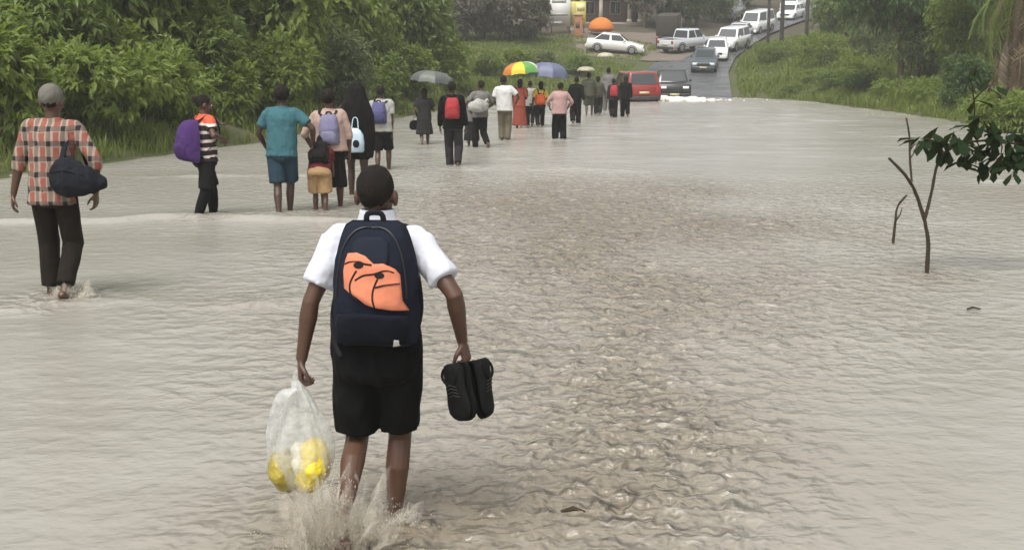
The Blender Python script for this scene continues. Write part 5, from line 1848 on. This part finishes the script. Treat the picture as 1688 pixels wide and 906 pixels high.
def frond_mesh(name, L, n, leafl, droop, mat, sd):
    rd = random.Random(sd)
    V, F = [], []
    pts = [Vector((L * q_ * math.cos(droop * q_), 0, -L * q_ * math.sin(droop * q_) * 1.0)) for q_ in [i / 10 for i in range(11)]]
    mb = MB(); mb.tube(pts, [.022 - .0017 * i for i in range(11)], 5)
    for i in range(n):
        q_ = .12 + .88 * i / n
        j = min(9, int(q_ * 10)); p_ = pts[j].lerp(pts[j + 1], q_ * 10 - j)
        d_ = (pts[j + 1] - pts[j]).normalized()
        for sg in (-1, 1):
            ln = leafl * math.sin(max(.25, q_ * 2.8) if q_ < .95 else .4) * rd.uniform(.6, 1.1)
            o_ = (d_ * .6 + Vector((0, sg * .8, -.25 - rd.random() * .6))).normalized() * ln
            w_ = Vector((.02, 0, .012))
            mb.add([p_ - w_, p_ + w_, p_ + o_ * .6 + w_ - Vector((0, 0, .02)), p_ + o_ - Vector((0, 0, .08 * ln))], [(0, 1, 2), (0, 2, 3)])
    me = mb.mesh(name, mat)
    return me


dead = [frond_mesh('dead_frond', 2.0 + .3 * i, 26, .55, .4, L_TAN, 30 + i) for i in range(3)]
green = [frond_mesh('green_frond', 2.4, 28, .6, .75, L_MID, 40 + i) for i in range(2)]
for i in range(48):
    o = link(bpy.data.objects.new('dead_frond', dead[i % 3]), palm)
    a_ = random.uniform(0, 6.28); rr_ = random.uniform(.08, .30)
    o.location = (rr_ * math.cos(a_), rr_ * math.sin(a_), random.uniform(2.0, 5.0))
    o.scale = [random.uniform(.6, 1.1)] * 3
    o.rotation_euler = (random.uniform(-.5, .5), R(random.uniform(38, 86)), a_)
for i in range(20):
    o = link(bpy.data.objects.new('green_frond', green[i % 2]), palm)
    o.location = (0, 0, 5.2)
    o.location.z = random.uniform(4.2, 5.2)
    o.rotation_euler = (0, R(random.uniform(-35, 40)), 6.283 * i / 14 + random.uniform(-.2, .2))

# ------------------------------------------------------------------ sapling and sticks standing in the water
SAP_B = ground(1528, 450)
SY = SAP_B.y
sap = tag(empty('sapling', (SAP_B.x, SY, -.15)), 'forked sapling with dark broad leaves standing in the flood', 'sapling')
TWIG = mat_basic('wet twig bark', (.045, .033, .022), .85, .35, 20, .4, Specular_IOR_Level=.2)
L_BROAD = mat_leaf('leaf broad dark', (.006, .014, .005), (.010, .022, .007), (.024, .045, .014), .15, .8, .12)
sp = lambda u_, v_, dy=0.0: at(u_, v_, SY + dy) - Vector((SAP_B.x, SY, -.15))
pxs = SY / FPX
mb = MB(); pts = spline([Vector((0, 0, 0)), sp(1528, 446), sp(1530, 400), sp(1524, 362)], 5); mb.tube(pts, [.024 - .0005 * i for i in range(16)], 8); mb.build('stem', TWIG, sap, wr=(.003, 30))
mb = MB(); pts = spline([sp(1524, 362), sp(1512, 325), sp(1497, 295, -.05), sp(1466, 261, -.08)], 5); mb.tube(pts, [.018 - .0004 * i for i in range(16)], 8); mb.build('branch', TWIG, sap, wr=(.003, 30))
mb = MB(); pts = spline([sp(1525, 360), sp(1536, 315, .05), sp(1546, 270, .08), sp(1570, 243, .1), sp(1615, 232, .1), sp(1660, 236, .1), sp(1730, 236, .15)], 5); mb.tube(pts, [.016 - .0003 * i for i in range(len(pts))], 8)
main_b = mb.build('branch', TWIG, sap, wr=(.003, 30))
mb = MB(); mb.add([(0, 0, 0), (.35, .16, .03), (.75, .24, .05), (1, 0, -.08), (.75, -.24, .05), (.35, -.16, .03), (.38, 0, 0), (.74, 0, -.01), (-.12, .012, 0), (-.12, -.012, 0)],
                  [(0, 6, 1), (1, 6, 7, 2), (2, 7, 3), (0, 5, 6), (5, 4, 7, 6), (4, 3, 7), (0, 8, 9)])
leaf_me = mb.mesh('leaf', L_BROAD)
leaf_me.polygons.foreach_set('use_smooth', [True] * len(leaf_me.polygons))
rd = random.Random(21)
clusters = [(1518, 228, 5), (1540, 222, 5), (1552, 245, 4), (1572, 225, 6), (1590, 240, 6), (1605, 205, 5), (1622, 200, 5), (1612, 250, 6), (1632, 240, 6), (1650, 255, 6), (1662, 235, 5), (1680, 250, 6), (1690, 228, 5), (1702, 262, 4), (1640, 215, 5), (1672, 215, 5), (1690, 245, 5), (1622, 268, 5), (1665, 272, 5), (1585, 262, 4), (1555, 232, 4), (1598, 128, 3), (1612, 108, 3), (1630, 140, 3), (1605, 165, 2)]
for cu_, cv_, n in clusters:
    c0 = sp(cu_, cv_, rd.uniform(-.15, .25))
    for i in range(n + (3 if n > 3 else 0)):
        o = link(bpy.data.objects.new('leaf', leaf_me), sap)
        L = rd.uniform(.14, .23)
        a = rd.uniform(0, 6.283); el = rd.uniform(.1, 1.25)
        o.scale = (L, L * rd.uniform(.9, 1.25), L)
        o.rotation_euler = (rd.uniform(-.4, .4), el, a)
        o.location = c0 + Vector((rd.gauss(0, .03), rd.gauss(0, .05), rd.gauss(0, .03)))
for a_, b_ in (((1570, 243), (1518, 228)), ((1570, 243), (1572, 225)), ((1600, 236), (1605, 205)), ((1605, 205), (1605, 165)), ((1605, 165), (1598, 128)), ((1605, 165), (1630, 140)), ((1598, 128), (1612, 108)), ((1630, 233), (1622, 200)), ((1650, 235), (1650, 255)), ((1610, 233), (1612, 250)), ((1670, 236), (1680, 250))):
    mb = MB(); mb.tube([sp(*a_, .1), sp((a_[0] + b_[0]) / 2 + 2, (a_[1] + b_[1]) / 2 - 3, .1), sp(*b_, .05)], [.008, .007, .005], 6); mb.build('twig', TWIG, sap)


def stick(label, pts, r_, Yb):
    B = ground(*pts[0])
    r0 = tag(empty('stick', (B.x, B.y, -.1)), label, 'stick', None)
    P = [Vector((0, 0, 0))] + [at(u_, v_, B.y) - Vector((B.x, B.y, -.1)) for u_, v_ in pts]
    mb = MB(); P = spline(P, 4); mb.tube(P, [r_ * (1 - .4 * i / len(P)) for i in range(len(P))], 7); mb.build('shaft', TWIG, r0, wr=(.003, 40))
    mb = MB(); m_ = P[len(P) // 2]; mb.tube([m_, m_ + Vector((.05, 0, .08)), m_ + Vector((.07, .01, .16))], [r_ * .6, r_ * .5, r_ * .3], 6); mb.build('side_shoot', TWIG, r0)
stick('short crooked stick poking from the flood left of the sapling', [(1472, 402), (1476, 365), (1480, 340), (1494, 322)], .016, 0)
stick('thin pale upright stick behind the left fork of the sapling', [(1503, 300), (1500, 262), (1499, 225), (1494, 195)], .022, 0)

# ------------------------------------------------------------------ foam and floating bits
def foam(label, spots, seed, mat=None):
    """spots: (x, y, spread x, spread y, height, count)"""
    rd = random.Random(seed)
    mb = MB()
    for x, y, sx_, sy_, h_, n in spots:
        for i in range(n):
            r_ = rd.uniform(.25, 1) * h_
            mb.ell((x + rd.gauss(0, sx_), y + rd.gauss(0, sy_), rd.uniform(-.3, .35) * h_), (r_ * rd.uniform(.6, 1.6), r_ * rd.uniform(.5, 1.2), r_ * rd.uniform(.4, 1.0)), 7, 5)
    o = mb.build('foam', mat or FOAM, None, wr=(.01, 12))
    return tag(o, label, 'foam', kind='stuff')


fb = ground(1108, 166)
foam('white water surging between the red car and the black car', [(fb.x - .1, fb.y - .3, .75, .45, .26, 420), (fb.x - 1.3, fb.y - 1.5, .8, .3, .10, 60), (fb.x + 1.5, fb.y + .6, 1.2, .4, .09, 60)], 4)
fe = []
for u_, v_ in ((1190, 161), (1215, 160), (1240, 161), (1262, 163), (1150, 163), (1300, 168), (1360, 169), (1420, 172), (1455, 180), (1500, 190)):
    p_ = ground(u_, v_); fe.append((p_.x, p_.y, .9, .25, .014, 60))
foam('thin foam along the far waterline', fe, 6)
for lab, u_, v_ in (('dark scrap of debris floating right of the sapling', 1605, 511), ('small dark leaf floating near the bottom edge', 945, 846)):
    p_ = ground(u_, v_)
    mb = MB(); mb.tube([(-.05, 0, .01), (0, .01, .02), (.05, -.005, .012)], [(.006, .004), (.016, .008), (.006, .003)], 8)
    o = mb.build('debris', TWIG, None, wr=(.004, 40)); o.location = p_
    tag(o, lab, 'debris', 'floating debris')

# ------------------------------------------------------------------ rain mist
mb = MB(); mb.box((-400, -50, -1.6), (400, 560, 60))
hz = mb.build('haze', [], None, smooth=False)
t = NT('rain mist')
t.out.inputs  # volume only
pv = t.n('ShaderNodeVolumePrincipled')
pv.inputs['Color'].default_value = (.93, .94, .93, 1)
pv.inputs['Density'].default_value = .0010
pv.inputs['Anisotropy'].default_value = .2
t.l(pv.outputs[0], t.out.inputs['Volume'])
hz.data.materials.clear(); hz.data.materials.append(t.m)
tag(hz, 'pale rain mist over the whole valley', 'haze', kind='stuff')
